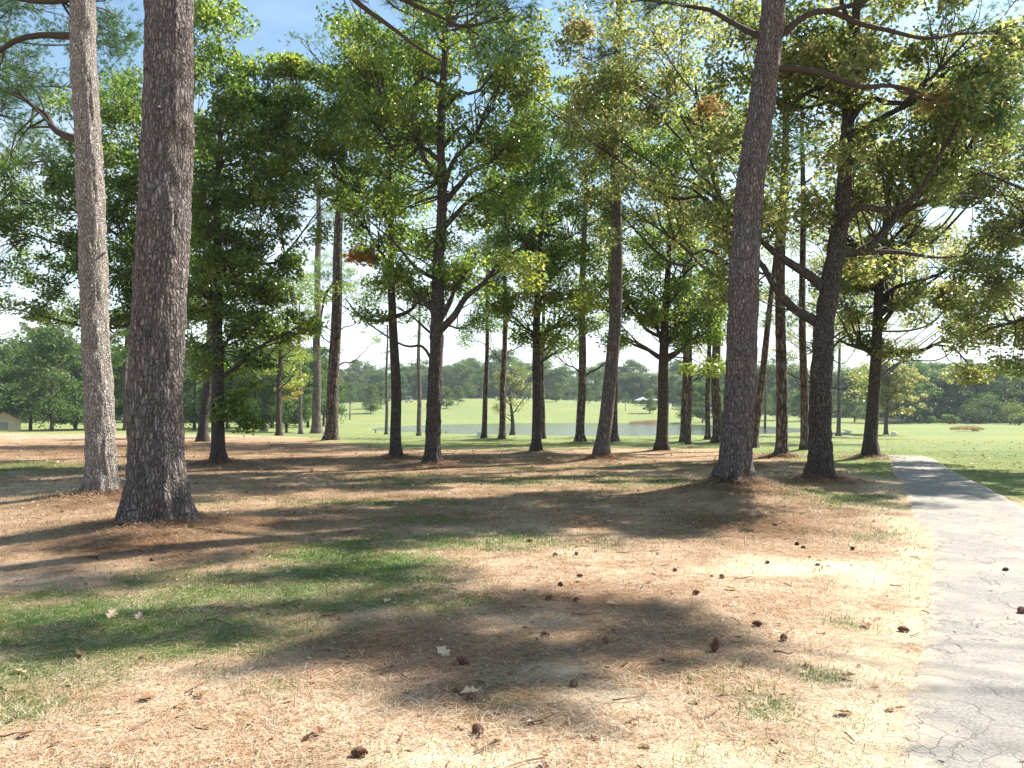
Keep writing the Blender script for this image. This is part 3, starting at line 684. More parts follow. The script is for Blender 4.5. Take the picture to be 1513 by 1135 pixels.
STRAW_SHADE = [ell(*q) for q in [(500, 683, 700, 26, .85), (200, 662, 520, 16, .95), (900, 722, 500, 20, .75), (600, 760, 420, 16, .8), (235, 810, 200, 30, 1), (120, 780, 200, 20, .8), (150, 750, 160, 12, .8), (1090, 770, 170, 24, 1.1), (700, 950, 260, 45, 1.0), (850, 880, 180, 30, .9), (560, 730, 300, 20, .7), (800, 700, 380, 16, .6), (1240, 760, 130, 14, .8), (380, 780, 220, 14, .8), (200, 680, 330, 25, .7), (300, 655, 300, 8, .7), (960, 770, 260, 14, .7), (480, 960, 160, 20, .4)]]
def blobs_at(B, x, y):
    o = np.zeros(np.shape(x))
    for cx, cy, rx, ry, s in B:
        q = ((x - cx) / rx) ** 2 + ((y - cy) / ry) ** 2
        o = np.maximum(o, s * np.exp(-q * .9))
    return o
def masks(x, y):
    n = noise2(x, y, .9, 21); n2 = noise2(x, y, 2.6, 25)
    d = path_dist(x, y)
    edge = 31 + 20 * sm(-3, -18, x) + 6 * (noise2(x, y, .2, 31) - .5)
    turf = sm(-2.5, 3.5, y - edge)
    rr = (x - (10.4 + .25 * np.clip(y - 18, -30, 0)))       # lawn right of the path and past its bend
    rlawn = sm(.9, 2.6, x - np.interp(y, pc[:150, 1], pc[:150, 0])) * sm(8, 13, y)
    rl2 = sm(25.5, 30, y + .6 * (x - 9)) * sm(7, 11, x)
    turf = np.maximum(turf, np.maximum(rlawn, rl2))
    n3_ = noise2(x, y, 6, 27)
    gr = np.clip(blobs_at(GR, x, y) * 1.15 + (n - .5) * 1.3 + (n2 - .5) * 1.0 + (n3_ - .5) * .9 - .16, 0, 1)
    gr = gr * (blobs_at(GR, x, y) > .08)
    sa = np.clip(blobs_at(SA, x, y) * 1.2 + (n2 - .5) * 1.2 - .15, 0, 1)
    sa = np.maximum(sa, .75 * np.exp(-((d - 1.15) / .4) ** 2) * sm(.25, .6, n2) * (y < 26))
    st = np.clip(blobs_at(STRAW_SHADE, x, y) + (n - .5) * .9 - .05, 0, 1)
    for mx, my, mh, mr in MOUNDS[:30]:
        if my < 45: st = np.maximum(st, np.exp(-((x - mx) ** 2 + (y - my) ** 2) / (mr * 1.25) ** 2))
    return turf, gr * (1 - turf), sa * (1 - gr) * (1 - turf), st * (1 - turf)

# ground sheet
def sinh_axis(a, lo, hi, n, c=0):
    u0 = math.asinh((lo - c) / a); u1 = math.asinh((hi - c) / a)
    return c + a * np.sinh(np.linspace(u0, u1, n))
xs = sinh_axis(7, -1500, 1500, 560); ys = sinh_axis(8, -300, 1900, 640, 7)
X, Y = np.meshgrid(xs, ys)
Z = terrain(X, Y)
g = Geo()
ny, nx = X.shape
i = np.arange(ny - 1)[:, None] * nx; j = np.arange(nx - 1)[None, :]
g.add(np.stack([X, Y, Z], -1).reshape(-1, 3), np.stack([i + j, i + j + 1, i + nx + j + 1, i + nx + j], -1).reshape(-1, 4))

def ground_mat():
    m, nt = nodes('ground')
    v = coords(nt, 'Object')
    def at(n): return N(nt, 'ShaderNodeAttribute', attribute_name=n).outputs['Fac']
    n1 = noise(nt, v, 1.3, 4); n2 = noise(nt, v, 9, 5, .65); n3 = noise(nt, v, 55, 4, .7); n4 = noise(nt, v, .05, 3)
    vs = N(nt, 'ShaderNodeMapping', ins={'Vector': v, 'Scale': (1, 3, 1), 'Rotation': (0, 0, .5)}).outputs[0]
    n5 = noise(nt, vs, 22, 4, .7)
    def msk(a, w=.35):
        s = math_(nt, 'MULTIPLY_ADD', n2, w, a)
        return math_(nt, 'SUBTRACT', s, w * .5, clamp=True)
    tan = ramp(nt, n3, [(.28, (.20, .135, .085)), (.42, (.42, .315, .205)), (.55, (.64, .51, .385)), (.72, (.82, .72, .58))])
    tan = mixc(nt, ramp(nt, n1, [(.38, (1, 1, 1)), (.62, (0, 0, 0))]), tan, mixc(nt, 1, tan, (.66, .58, .50), 'MULTIPLY'))
    tan = mixc(nt, ramp(nt, n2, [(.35, (0, 0, 0)), (.65, (1, 1, 1))]), mixc(nt, 1, tan, (.74, .62, .52), 'MULTIPLY'), tan)
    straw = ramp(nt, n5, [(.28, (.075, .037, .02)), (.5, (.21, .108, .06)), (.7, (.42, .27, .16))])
    sand = ramp(nt, n2, [(.3, (.52, .42, .29)), (.7, (.70, .60, .44))])
    grass = ramp(nt, n3, [(.3, (.05, .095, .025)), (.55, (.10, .165, .045)), (.75, (.20, .235, .09))])
    turf = ramp(nt, n2, [(.3, (.115, .165, .055)), (.7, (.20, .245, .095))])
    turf = mixc(nt, ramp(nt, n4, [(.4, (0, 0, 0)), (.62, (1, 1, 1))]), turf, mixc(nt, 1, turf, (1.25, 1.08, .95), 'MULTIPLY'))
    turf = mixc(nt, ramp(nt, n1, [(.45, (0, 0, 0)), (.75, (.5, .5, .5))]), turf, (.30, .29, .15))
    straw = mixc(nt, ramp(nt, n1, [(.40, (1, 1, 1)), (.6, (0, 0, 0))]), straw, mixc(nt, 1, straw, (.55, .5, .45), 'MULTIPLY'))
    c = mixc(nt, msk(at('straw'), .7), tan, straw)  # straw tone partly stands in for shade on the ground
    c = mixc(nt, msk(at('sand')), c, sand)
    n6 = noise(nt, v, 24, 5, .75)
    gm = math_(nt, 'MULTIPLY', at('grass'), ramp(nt, math_(nt, 'ADD', math_(nt, 'MULTIPLY', n6, .6), math_(nt, 'MULTIPLY', at('grass'), .35)), [(.34, (0, 0, 0)), (.46, (1, 1, 1))]))
    c = mixc(nt, gm, c, grass)
    c = mixc(nt, msk(at('turf'), .6), c, turf)
    h = math_(nt, 'MULTIPLY_ADD', n2, .8, n3)
    nm = N(nt, 'ShaderNodeBump', ins={'Height': h, 'Strength': .8, 'Distance': .03}).outputs[0]
    out(nt, principled(nt, c, .95, nm, .1))
    return m
M['ground'] = ground_mat()
me = g.mesh('ground', M['ground'], (0, 0, 0), True)
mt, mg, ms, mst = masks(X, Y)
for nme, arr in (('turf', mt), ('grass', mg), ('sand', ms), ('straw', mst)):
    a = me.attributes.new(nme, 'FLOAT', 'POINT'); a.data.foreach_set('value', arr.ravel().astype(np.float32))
tag(obj('ground', me), kind='structure')

# asphalt path
def asphalt():
    m, nt = nodes('asphalt')
    v = coords(nt)
    wob = N(nt, 'ShaderNodeTexNoise', ins={'Vector': v, 'Scale': 2.2, 'Detail': 4})
    vv = N(nt, 'ShaderNodeVectorMath', operation='MULTIPLY_ADD', ins={0: wob.outputs['Color'], 1: (.8, .8, .8), 2: v}).outputs[0]
    e1 = N(nt, 'ShaderNodeTexVoronoi', feature='DISTANCE_TO_EDGE', ins={'Vector': vv, 'Scale': 1.5}).outputs['Distance']
    e2 = N(nt, 'ShaderNodeTexVoronoi', feature='DISTANCE_TO_EDGE', ins={'Vector': vv, 'Scale': 5.5}).outputs['Distance']
    n = noise(nt, v, 60, 4, .7); b = noise(nt, v, 1.6, 4); b2 = noise(nt, v, .8, 2)
    base = ramp(nt, n, [(.3, (.10, .092, .082)), (.5, (.215, .20, .18)), (.75, (.34, .315, .28))])
    base = mixc(nt, ramp(nt, b, [(.45, (0, 0, 0)), (.7, (.8, .8, .8))]), base, (.36, .31, .25))
    b3 = noise(nt, v, 2.3, 3)
    ea = N(nt, 'ShaderNodeAttribute', attribute_name='r').outputs['Fac']
    ed = math_(nt, 'MULTIPLY_ADD', noise(nt, v, 5.5, 5, .7), .75, ea)
    dirt = ramp(nt, math_(nt, 'MULTIPLY', ed, .5), [(.585, (0, 0, 0)), (.67, (1, 1, 1))])
    base = mixc(nt, dirt, base, ramp(nt, n, [(.3, (.30, .21, .14)), (.7, (.66, .55, .41))]))
    k1 = math_(nt, 'MULTIPLY', ramp(nt, e1, [(.0, (1, 1, 1)), (.022, (0, 0, 0))]), ramp(nt, b3, [(.42, (0, 0, 0)), (.58, (1, 1, 1))]))
    k2 = math_(nt, 'MULTIPLY', ramp(nt, e2, [(.0, (1, 1, 1)), (.03, (0, 0, 0))]), ramp(nt, b2, [(.50, (0, 0, 0)), (.6, (1, 1, 1))]))
    k = math_(nt, 'MULTIPLY', math_(nt, 'MAXIMUM', k1, k2), ramp(nt, n, [(.3, (.2, .2, .2)), (.55, (.85, .85, .85))]))
    c = mixc(nt, k, base, (.12, .10, .085))
    hh = math_(nt, 'SUBTRACT', math_(nt, 'MULTIPLY', n, .25), k)
    nm = N(nt, 'ShaderNodeBump', ins={'Height': hh, 'Strength': .7, 'Distance': .012}).outputs[0]
    out(nt, principled(nt, c, .85, nm, .3))
    return m
M['asphalt'] = asphalt()
g = Geo()
tn = unit(np.gradient(pc, axis=0)); nr = np.stack([tn[:, 1], -tn[:, 0]], 1)
K = 17
s = np.linspace(-1, 1, K)
wl = pw + .10 * (noise2(pc[:, 0], pc[:, 1], 1.2, 41) - .5) + .06 * (noise2(pc[:, 0], pc[:, 1], 5, 44) - .5)
wr = pw + .10 * (noise2(pc[:, 0], pc[:, 1], 1.1, 45) - .5)
half = np.where(s[None, :] < 0, wl[:, None], wr[:, None])
px_ = pc[:, None, 0] + nr[:, None, 0] * s[None, :] * half; py_ = pc[:, None, 1] + nr[:, None, 1] * s[None, :] * half
pz_ = terrain(px_, py_) + .022
pz_[:, 0] -= .06; pz_[:, -1] -= .06
i = np.arange(len(pc) - 1)[:, None] * K; j = np.arange(K - 1)[None, :]
g.add(np.stack([px_, py_, pz_], -1).reshape(-1, 3), np.stack([i + j, i + j + 1, i + K + j + 1, i + K + j], -1).reshape(-1, 4), np.broadcast_to(np.abs(s)[None, :], px_.shape).ravel())
tag(obj('path', g.mesh('path', M['asphalt'], (0, 0, 0), True)), kind='structure')

# pond
m, nt = nodes('pond_water')
v = coords(nt, 'Object', (1, 3, 1))
n = noise(nt, v, 1.2, 3)
nm = N(nt, 'ShaderNodeBump', ins={'Height': n, 'Strength': .22, 'Distance': .2}).outputs[0]
out(nt, principled(nt, (.035, .045, .025), 11e-2, nm, .6, IOR=1.333))
M['water'] = m
g = Geo(); th = np.linspace(0, 2 * np.pi, 96, endpoint=False)
g.add(np.stack([12 + 40 * np.cos(th), 131 + 48 * np.sin(th), np.full(96, -1.5)], 1), [list(range(96))])
tag(obj('pond', g.mesh('pond', M['water'])), kind='structure')

# ------------------------------------------------------------------ ground cover you can see: straw, blades, litter
rng = np.random.default_rng(99)
def scatter(n, ymin, ymax, pw_=1.6, wide=.74):
    u = rng.random(n); e = 1 - pw_ + 1
    y = (ymin ** e + u * (ymax ** e - ymin ** e)) ** (1 / e)
    x = (rng.random(n) * 2 - 1) * (y * wide + .6)
    return x, y
def lay(g, x, y, L, W, lift, lean, rr, curve=.3, off=.0):
    """thin strips; lean=0 lies flat, 1 stands up"""
    n = len(x); z = terrain(x, y) + off
    a = rng.normal(size=n) * 1.1 + noise2(x, y, 1.7, 61) * 12
    d = np.stack([np.cos(a), np.sin(a), np.zeros(n)], 1)
    up = np.array([0, 0, 1.])
    ln = lean if hasattr(lean, '__len__') else np.full(n, lean)
    dr = unit(d * (1 - ln)[:, None] + up * (ln + .02)[:, None])
    sd = np.stack([-np.sin(a), np.cos(a), np.zeros(n)], 1) * (W * .5)[:, None]
    p0 = np.stack([x, y, z + lift], 1)
    p1 = p0 + dr * (L * .55)[:, None]
    p2 = p0 + unit(dr + d * curve - up * .15) * L[:, None]
    v = np.stack([p0 - sd, p0 + sd, p1 + sd * .8, p1 - sd * .8, p2], 1)
    b = np.arange(n)[:, None] * 5
    g.add(v.reshape(-1, 3), np.concatenate([b + 0, b + 1, b + 2, b + 3], 1), np.repeat(rr, 5))
    g.f.append(np.concatenate([b + 3, b + 2, b + 4], 1) + (g.n - n * 5)); g.m.append(np.zeros(n, np.int32))
# dry straw and pine needles
g = Geo()
x, y = scatter(230000, 2.6, 26, 1.75)
t_, gr_, sa_, st_ = masks(x, y); pd = path_dist(x, y)
keep = rng.random(len(x)) < np.clip(.55 + .5 * st_ - .5 * sa_ - .3 * gr_ - .6 * t_, .04, 1)
keep &= rng.random(len(x)) < np.clip(.02 + (pd - .62 - .35 * noise2(x, y, 2.5, 71)) * 3, .02, 1)
x, y, st_ = x[keep], y[keep], st_[keep]
sc = np.clip(y / 7, .8, 2.2)
lay(g, x, y, (.05 + .13 * rng.random(len(x)) ** 1.5) * np.sqrt(sc), (.0022 + .0022 * rng.random(len(x))) * sc, .004 + .014 * rng.random(len(x)), .02 + .12 * rng.random(len(x)),
    np.clip(.62 - .35 * st_ + .2 * rng.normal(size=len(x)), 0, 1))
for mx, my, r_ in TP[:4] + [TP[i] for i in range(4, len(TP)) if TP[i][1] < 26][:12]:
    n = int(min(5200, 26000 / my)); a = rng.random(n) * 6.28; q = r_ * 1.25 + .75 * rng.random(n) ** 1.8
    x = mx + np.cos(a) * q; y = my + np.sin(a) * q; k = math.sqrt(my / 7)
    lay(g, x, y, (.08 + .12 * rng.random(n)) * k, (.0025 + .0025 * rng.random(n)) * k * k, .01 + .05 * rng.random(n) * np.exp(-(q - r_ * 1.25) * 4), .05 + .25 * rng.random(n), np.clip(.25 + .25 * rng.normal(size=n), 0, 1))
tag(obj('pine_straw', g.mesh('pine_straw', M['straw'])), 'dry pine needles and dead grass strewn over the sunlit ground', 'pine straw', kind='stuff')
# green blades
g = Geo()
x, y = scatter(34000, 2.6, 30, 1.6); hgt = np.repeat(.6 + .9 * rng.random(34000) ** 2, 14)
x = np.repeat(x, 14); y = np.repeat(y, 14); sg = .035 + .006 * y; x = x + rng.normal(size=len(x)) * sg; y = y + rng.normal(size=len(y)) * sg
t_, gr_, sa_, st_ = masks(x, y); pd = path_dist(x, y)
keep = (rng.random(len(x)) < np.clip(np.maximum(gr_ * 1.1, t_ * .8) + np.where(y > 9, .10, .045), 0, 1)) & (pd > 1.0)
x, y, gr_, hgt, t_ = x[keep], y[keep], gr_[keep], hgt[keep], t_[keep]
hgt = hgt * (1 - .55 * t_)
sc = np.clip(y / 7, .8, 1.8)
lay(g, x, y, hgt * (.03 + .045 * rng.random(len(x))) * np.sqrt(sc), (.0028 + .002 * rng.random(len(x))) * sc, 0 * x, .35 + .5 * rng.random(len(x)),
    np.clip(.55 - .25 * gr_ + .2 * rng.normal(size=len(x)), 0, 1), .6)
tag(obj('grass', g.mesh('grass', M['blade'])), 'patchy green grass growing through the straw in the half shade', 'grass', kind='stuff')
# leaf and bark litter
def leafy(g, x, y, S, rr, lift=.006, tilt=.35):
    n = len(x); z = terrain(x, y) + lift
    a = rng.random(n) * 2 * np.pi
    nrm = unit(np.stack([rng.normal(size=n) * tilt, rng.normal(size=n) * tilt, np.ones(n)], 1))
    t = unit(np.stack([np.cos(a), np.sin(a), np.zeros(n)], 1)); t = unit(t - nrm * (t * nrm).sum(1)[:, None]); b = np.cross(nrm, t)
    prof = [(-.55, 0, .0), (-.3, .16, .1), (-.12, .42, .22), (.02, .2, .08), (.2, .4, .2), (.3, .15, .05), (.55, 0, .15), (.3, -.15, .05), (.2, -.4, .2), (.02, -.2, .08), (-.12, -.42, .22), (-.3, -.16, .1)]
    p = np.stack([x, y, z], 1)
    vs = [p + (t * u + b * w * .8 + nrm * h * .6) * S[:, None] for u, w, h in prof]
    v = np.stack([p] + vs, 1); k = len(prof)
    bb = np.arange(n)[:, None] * (k + 1)
    F_ = np.concatenate([np.concatenate([bb, bb + 1 + q, bb + 1 + (q + 1) % k], 1) for q in range(k)])
    v[..., 2] = np.maximum(v[..., 2], (z - lift + .003)[:, None])
    g.add(v.reshape(-1, 3), F_, np.repeat(rr, k + 1))
g = Geo()
x, y = scatter(11000, 2.8, 48, 1.05)
pd = path_dist(x, y); t_, gr_, sa_, st_ = masks(x, y)
keep = ((pd > .95) | (rng.random(len(x)) < .12)) & (rng.random(len(x)) < .5 + .5 * st_)
x, y = x[keep], y[keep]
leafy(g, x, y, (.02 + .05 * rng.random(len(x)) ** 2) * np.clip(y / 9, 1, 2.2), rng.random(len(x)) ** 1.1)
x, y = scatter(520, 2.8, 24, 1.3)
for xx, yy in zip(x, y):
    a = rng.random() * 6.28; l = .06 + .16 * rng.random(); z = tz(xx, yy)
    p = [(xx + math.cos(a) * l * t, yy + math.sin(a + t * .5) * l * t, z + .012 + .02 * t * rng.random()) for t in (0, .4, .75, 1)]
    tube(g, p, [.005, .0045, .004, .002], 4, r=.1 + .3 * rng.random(), caps=False)
tag(obj('leaf_litter', g.mesh('leaf_litter', M['deadleaf'])), 'small dry leaves, twigs and bark crumbs scattered through the straw', 'leaf litter', kind='stuff')

# individual fallen leaves
LEAVES = [(165, 912, 'pale curled leaf on the grass below the thickest pine', .9), (205, 914, 'whitish flat leaf to the right of the curled one on the green grass', .95), (335, 905, 'brown leaf in the grass, left of a pinkish curled leaf', .45),
  (366, 902, 'pinkish curled leaf at the shaded edge of the green grass', .85), (572, 892, 'pale leaf in a sun fleck right of the green grass', .92), (215, 973, 'pale leaf on the lower grass edge', .8),
  (30, 998, 'long pale leaf near the left border', .85), (118, 972, 'brown leaf among green blades at lower left', .4), (262, 1046, 'cream leaf left of the orange leaf on the dry straw', .85), (297, 1032, 'upright orange leaf on the dry straw, lower left', .55),
  (218, 1034, 'dark curled leaf left of the cream leaf', .25), (695, 1030, 'pale leaf next to two small cones below the shade band', .9), (655, 970, 'cream leaf at the lower edge of the dark shade', .95),
  (840, 884, 'pale leaf between the row of cones in the middle', .9), (905, 896, 'small pale leaf right of the middle cones', .8), (1080, 872, 'orange pink leaf under the pair of cones', .6),
  (735, 1100, 'long pale leaf touching the cone at bottom centre', .9), (1280, 928, 'brown folded leaf on the green tuft beside the path', .4), (1252, 1005, 'tan leaf on the ridge near the path edge', .55), (470, 1087, 'red brown leaf on bright straw at the bottom', .3),
  (135, 826, 'tiny light leaf on the straw left of the thickest pine', .8), (40, 1090, 'dark leaf in the bottom left corner', .2), (1245, 1062, 'brown leaf near the path at lower right', .35), (870, 800, 'light leaf on the shaded middle ground', .8)]
for px, py, lab, rr in LEAVES:
    q = ground_at(px, py); x, y = np.array([q[0]]), np.array([q[1]])
    g = Geo(); leafy(g, x, y, np.array([.085 + .03 * rng.random()]) * (1 + .02 * q[1]), np.array([rr]), .016, .3)
    o = np.array([q[0], q[1], tz(q[0], q[1])])
    oo = obj('fallen_leaf', g.mesh('fallen_leaf', M['deadleaf'], o), None, o)
    tag(oo, lab, 'leaf', 'fallen leaves on the ground')

# pine cones
def cone_mesh():
    g = Geo()
    n = 110; ga = math.pi * (3 - math.sqrt(5))
    core = [(0, 0, z) for z in np.linspace(.0, .085, 8)]
    tube(g, core, [.006, .017, .022, .023, .02, .016, .010, .003], 8)
    for k in range(n):
        t = k / n; z = .006 + .082 * t
        rad = .034 * math.sin(math.pi * min(1, (t * .86 + .16))) ** .7
        a = k * ga
        d = np.array([math.cos(a), math.sin(a), 0]); s = np.array([-math.sin(a), math.cos(a), 0])
        up = np.array([0, 0, 1.])
        b = d * .008 + up * z; w = .0085 * (1 - .4 * t)
        tip = d * rad + up * (z + .010 + .012 * t)
        v = [b - s * w * .4, b + s * w * .4, tip + s * w, tip + up * .004 + d * .003, tip - s * w, tip - up * .004]
        g.add(v, [[0, 1, 2, 5], [0, 5, 4, 0][:3] + [4], ], .5) if False else g.add(v, [[0, 1, 2, 4], [2, 3, 4, 5]], .5)
    return g.mesh('pine_cone', M['cone'])
CM = cone_mesh()
CONES = [(1055, 965, 1.5, 'large pine cone standing on its base, nearest to the camera in the right half'), (1127, 926, 1.2, 'pine cone with a pink tinge above and right of the large standing cone'), (1158, 950, 1.2, 'greyish pine cone lying right of the large standing cone'),
  (1326, 934, 1.25, 'dark pine cone at the left edge of the path'), (1023, 880, 1.2, 'pine cone at the right end of the shade band'), (1067, 856, 1.25, 'dark pine cone above a pink leaf'), (1055, 853, .7, 'tiny cone beside the one above the pink leaf'),
  (518, 1120, 1.3, 'pine cone on pale sand at the bottom edge left of centre'), (710, 1093, 1.4, 'long brown pine cone tipped on its side at bottom centre'), (694, 985, 1.5, 'dark pine cone in the tip of the shade at centre'),
  (805, 888, 1.3, 'dark pine cone, left of the middle row'), (826, 866, 1.2, 'dark pine cone just above the middle row'), (862, 854, 1.2, 'pine cone at the top right of the middle row'), (856, 888, 1.1, 'small red brown cone at the right end of the middle row'),
  (848, 1020, 1.1, 'dark cone on the pale patch right of centre'), (813, 942, 1.2, 'round cone inside the shade right of centre'), (898, 952, 1.0, 'small cone at the lower right of the shade'), (994, 846, 1.0, 'cone on the bright straw right of the shade'),
  (786, 801, 1.2, 'distant cone on the grass strip in front of the middle shade'), (818, 823, 1.3, 'flat dark cone behind the middle row'), (850, 822, 1.1, 'cone right of the flat dark cone behind the middle row'), (1140, 778, 1.4, 'dark cone on the straw mound below the tall grey pine'),
  (1175, 805, 1.2, 'cone at the lower right foot of the straw mound'), (1190, 811, 1.1, 'second cone at the right foot of the straw mound, a little lower'), (1257, 812, 1.1, 'lone cone between the mound and the path'), (1137, 833, 1.0, 'cone on the white sand, left one'), (1212, 836, .9, 'cone on the white sand, right one'),
  (1508, 912, 1.4, 'brown cone on the asphalt at the right border'), (1491, 847, 1.1, 'small cone lying on the asphalt path'), (680, 1030, 1.1, 'left one of two small cones below the shade'), (696, 1036, 1.0, 'right one of two small cones below the shade'), (226, 830, 1.1, 'dark cone on the straw below the thickest pine'), (138, 828, 1.0, 'cone in half shade left of the thickest pine')]
for k, (px, py, sc, lab) in enumerate(CONES):
    q = ground_at(px, py)
    o = obj('pine_cone', CM); z = tz(q[0], q[1])
    if k == 0:
        o.rotation_euler = (.1, .12, 1); o.location = (q[0], q[1], z - .005)
    else:
        tl = 1.45 + .3 * rng.random()
        o.rotation_euler = (tl, 0, rng.random() * 6.28); o.location = (q[0], q[1], z + .014 * sc + (.022 if px > 1440 else 0))
    sc *= (.54 if py > 900 else .46) * (1 + .02 * q[1])
    o.scale = (sc, sc, sc)
    tag(o, lab, 'pine cone', 'pine cones on the ground')

# ------------------------------------------------------------------ background trees
def far_proto(kind, seed, h=12):
    rg = np.random.default_rng(seed)
    e = empty('oak_tree' if kind == 'broad' else 'pine_tree', (0, 0, 0), 'x', 'tree')
    g = Geo()
    pth = resample([(0, 0, -.3), (.1, 0, h * .3), (-.1, .1, h * .6), (0, 0, h * .93)], .8)
    tube(g, pth, np.linspace(.22 if kind == 'broad' else .2, .05, len(pth)), 7)
    n = 44 if kind == 'broad' else 22
    cs = []
    for k in range(n):
        t = rg.random()
        if kind == 'broad':
            z = h * (.12 + .83 * t); R_ = h * .30 * math.sin(math.pi * min(1, .22 + t * .74)) ** .6
        else:
            z = h * (.45 + .52 * t); R_ = h * .19 * (1 - .55 * t)
        a = rg.random() * 6.28; rr = R_ * math.sqrt(rg.random())
        c = np.array([math.cos(a) * rr, math.sin(a) * rr, z]); cs.append(c)
        tube(g, [(0, 0, z - rr * .5), c * .6 + np.array([0, 0, z - rr * .3]) * .4, c], [.06, .04, .02], 4, caps=False)
    obj('trunk', g.mesh('trunk', M['far_bark'] if kind != 'broad' else M['oak_bark'], (0, 0, 0), True), e)
    cs = np.array(cs)
    g = Geo()
    leaves(g, cs, h * (.11 if kind == 'broad' else .085) * (.55 + .9 * rg.random(len(cs))), 190 if kind == 'broad' else 130, rg, .34 if kind == 'broad' else .30, .22 if kind == 'broad' else .13, .45, .7, .5)
    obj('crown', g.mesh('crown', M['leaf_far'], (0, 0, 0)), e)
    return e
PROT = [far_proto('broad', 1), far_proto('broad', 2), far_proto('broad', 3), far_proto('pine', 4), far_proto('pine', 5), far_proto('broad', 6)]
used = [False] * len(PROT)
def put(kind, px, y, h, label, group=None, wide=1.0, xw=None):
    x = (px - CX) / F * y if xw is None else xw
    z = tz(x, y)
    s = h / 12.0; rz = rng.random() * 6.28
    if not used[kind]:
        used[kind] = True; e = PROT[kind]
        e.location = (x, y, z); e.rotation_euler = (0, 0, rz); e.scale = (s * wide, s * wide, s); e['label'] = label
        if group: e['group'] = group
        return e
    return copy_tree(PROT[kind], (x, y, z), rz, (s * wide, s * wide, s), label, group)
ORD = ['first', 'second', 'third', 'fourth', 'fifth', 'sixth', 'seventh', 'eighth', 'ninth', 'tenth', 'eleventh', 'twelfth', 'thirteenth', 'fourteenth', 'fifteenth', 'sixteenth', 'seventeenth', 'eighteenth']
# left screen of lawn trees beyond the straw crest
row = [(-30, 92, 9.5, 1, 1), (14, 112, 10, 0, 1), (46, 98, 8.6, 2, 1), (78, 90, 9.8, 5, .9), (112, 98, 9, 0, 1), (160, 104, 9.5, 1, .9), (205, 100, 9, 2, 1), (262, 108, 10, 0, 1), (288, 96, 9, 1, .9), (336, 104, 9, 5, 1), (366, 98, 8.5, 2, 1), (402, 112, 9.4, 0, 1), (424, 94, 7.6, 1, 1), (455, 118, 9, 2, 1), (478, 130, 9.5, 5, .9)]
for k, (px, y, h, kd, w) in enumerate(row):
    put(kd, px, y, h * 1.22, ORD[k] + ' leafy lawn tree from the left in the screen beyond the straw crest', 'lawn trees beyond the straw crest', w * 1.15)
# small trees on the far hillside and fairway
sp = [(517, 185, 9, 3, 'slim dark fairway tree on the far lawn, left of the tree group'), (548, 215, 8, 0, 'fairway tree left of the thin pinkish pine on the far lawn'), (563, 235, 8, 2, 'fairway tree high on the lawn beside the thin pinkish pine'), (660, 232, 6.5, 1, 'small round tree on the hillside right of the central trunk'),
      (677, 245, 6, 2, 'smaller tree right of the small round hillside tree'), (822, 262, 6.5, 0, 'small tree on the skyline of the lawn left of the pond pine'), (870, 262, 6, 1, 'small tree on the skyline of the lawn right of the pond pine'), (924, 232, 5.5, 3, 'little pine on the hillside right of the leaning pine'),
      (960, 222, 7, 1, 'bushy tree beside the cart track on the hillside'), (1210, 205, 8, 0, 'green lawn tree behind the reddish pine'), (1262, 190, 8.5, 5, 'dark rounded lawn tree between the dark oak and the bend oak'), (1228, 215, 9, 2, 'leafy tree behind the bare lawn pine'), (1020, 175, 9, 5, 'dark tree behind the close pair of pines'), (1045, 170, 9.5, 1, 'dark tree between the close pair and the grey pine'), (1075, 178, 9, 0, 'dark tree behind the grey pine trunk'), (1120, 190, 9, 2, 'green tree behind the thin leaning pine'), (1150, 200, 8.5, 5, 'yellow green tree seen between the grey pine and the straight dark pine'), (1185, 195, 8, 1, 'low tree right of the straight dark pine')]
for px, y, h, kd, lab in sp: put(kd, px, y, h, lab, None, 1.1)
# far wood
def wood(x0, x1, n, y0, y1, h0, h1, label, group, ycur=0):
    for k in range(n):
        px = x0 + (x1 - x0) * (k + rng.random() * .8) / n
        y = y0 + (y1 - y0) * rng.random()
        put(int(rng.choice([0, 1, 2, 5, 0, 1, 2, 3, 4])), px, y, h0 + (h1 - h0) * rng.random(), label, group, 1.5)
wood(400, 1080, 46, 290, 330, 10.5, 14.5, 'tree in the wood along the top of the far hillside', 'wood behind the far hillside')
wood(380, 1100, 40, 335, 390, 14, 18, 'taller hazy tree deep in the wood behind the far hillside', 'deep wood behind the far hillside')
wood(1060, 1360, 26, 240, 290, 13, 17, 'hazy tree in the wood behind the right lawn trees', 'wood behind the right lawn trees')
wood(1340, 1620, 26, 186, 215, 12.5, 16, 'bluish hazy tree in the wood along the right far lawn', 'wood along the right lawn')
wood(1330, 1700, 26, 218, 270, 15, 18, 'taller tree deep in the right far wood', 'deep wood along the right lawn')
wood(-160, 470, 40, 150, 215, 13, 18, 'hazy tree in the wood closing off the left lawn', 'wood behind the left lawn')
def undergrowth(segs):
    g = Geo(); rg = np.random.default_rng(8)
    cs = []
    for x0, x1, y0, y1, n in segs:
        px = x0 + (x1 - x0) * rg.random(n); y = y0 + (y1 - y0) * rg.random(n); x = (px - CX) / F * y
        z = terrain(x, y) + .4 + 3.6 * rg.random(n) ** 1.5
        cs.append(np.stack([x, y, z], 1))
    cs = np.vstack(cs)
    leaves(g, cs, 1.5, 60, rg, .5, .34, .35 + .2 * rg.random(len(cs)), .8, .5)
    tag(obj('undergrowth', g.mesh('undergrowth', M['leaf_far'])), 'dense dark undergrowth filling the foot of the far woods', 'undergrowth', kind='stuff')
undergrowth([(400, 1090, 300, 335, 620), (1070, 1345, 250, 280, 240), (1345, 1640, 190, 212, 260), (-160, 400, 158, 190, 300)])
wood(380, 1100, 12, 330, 380, 18.5, 22, 'tall pine rising above the deep hazy wood', 'tall pines over the far wood')
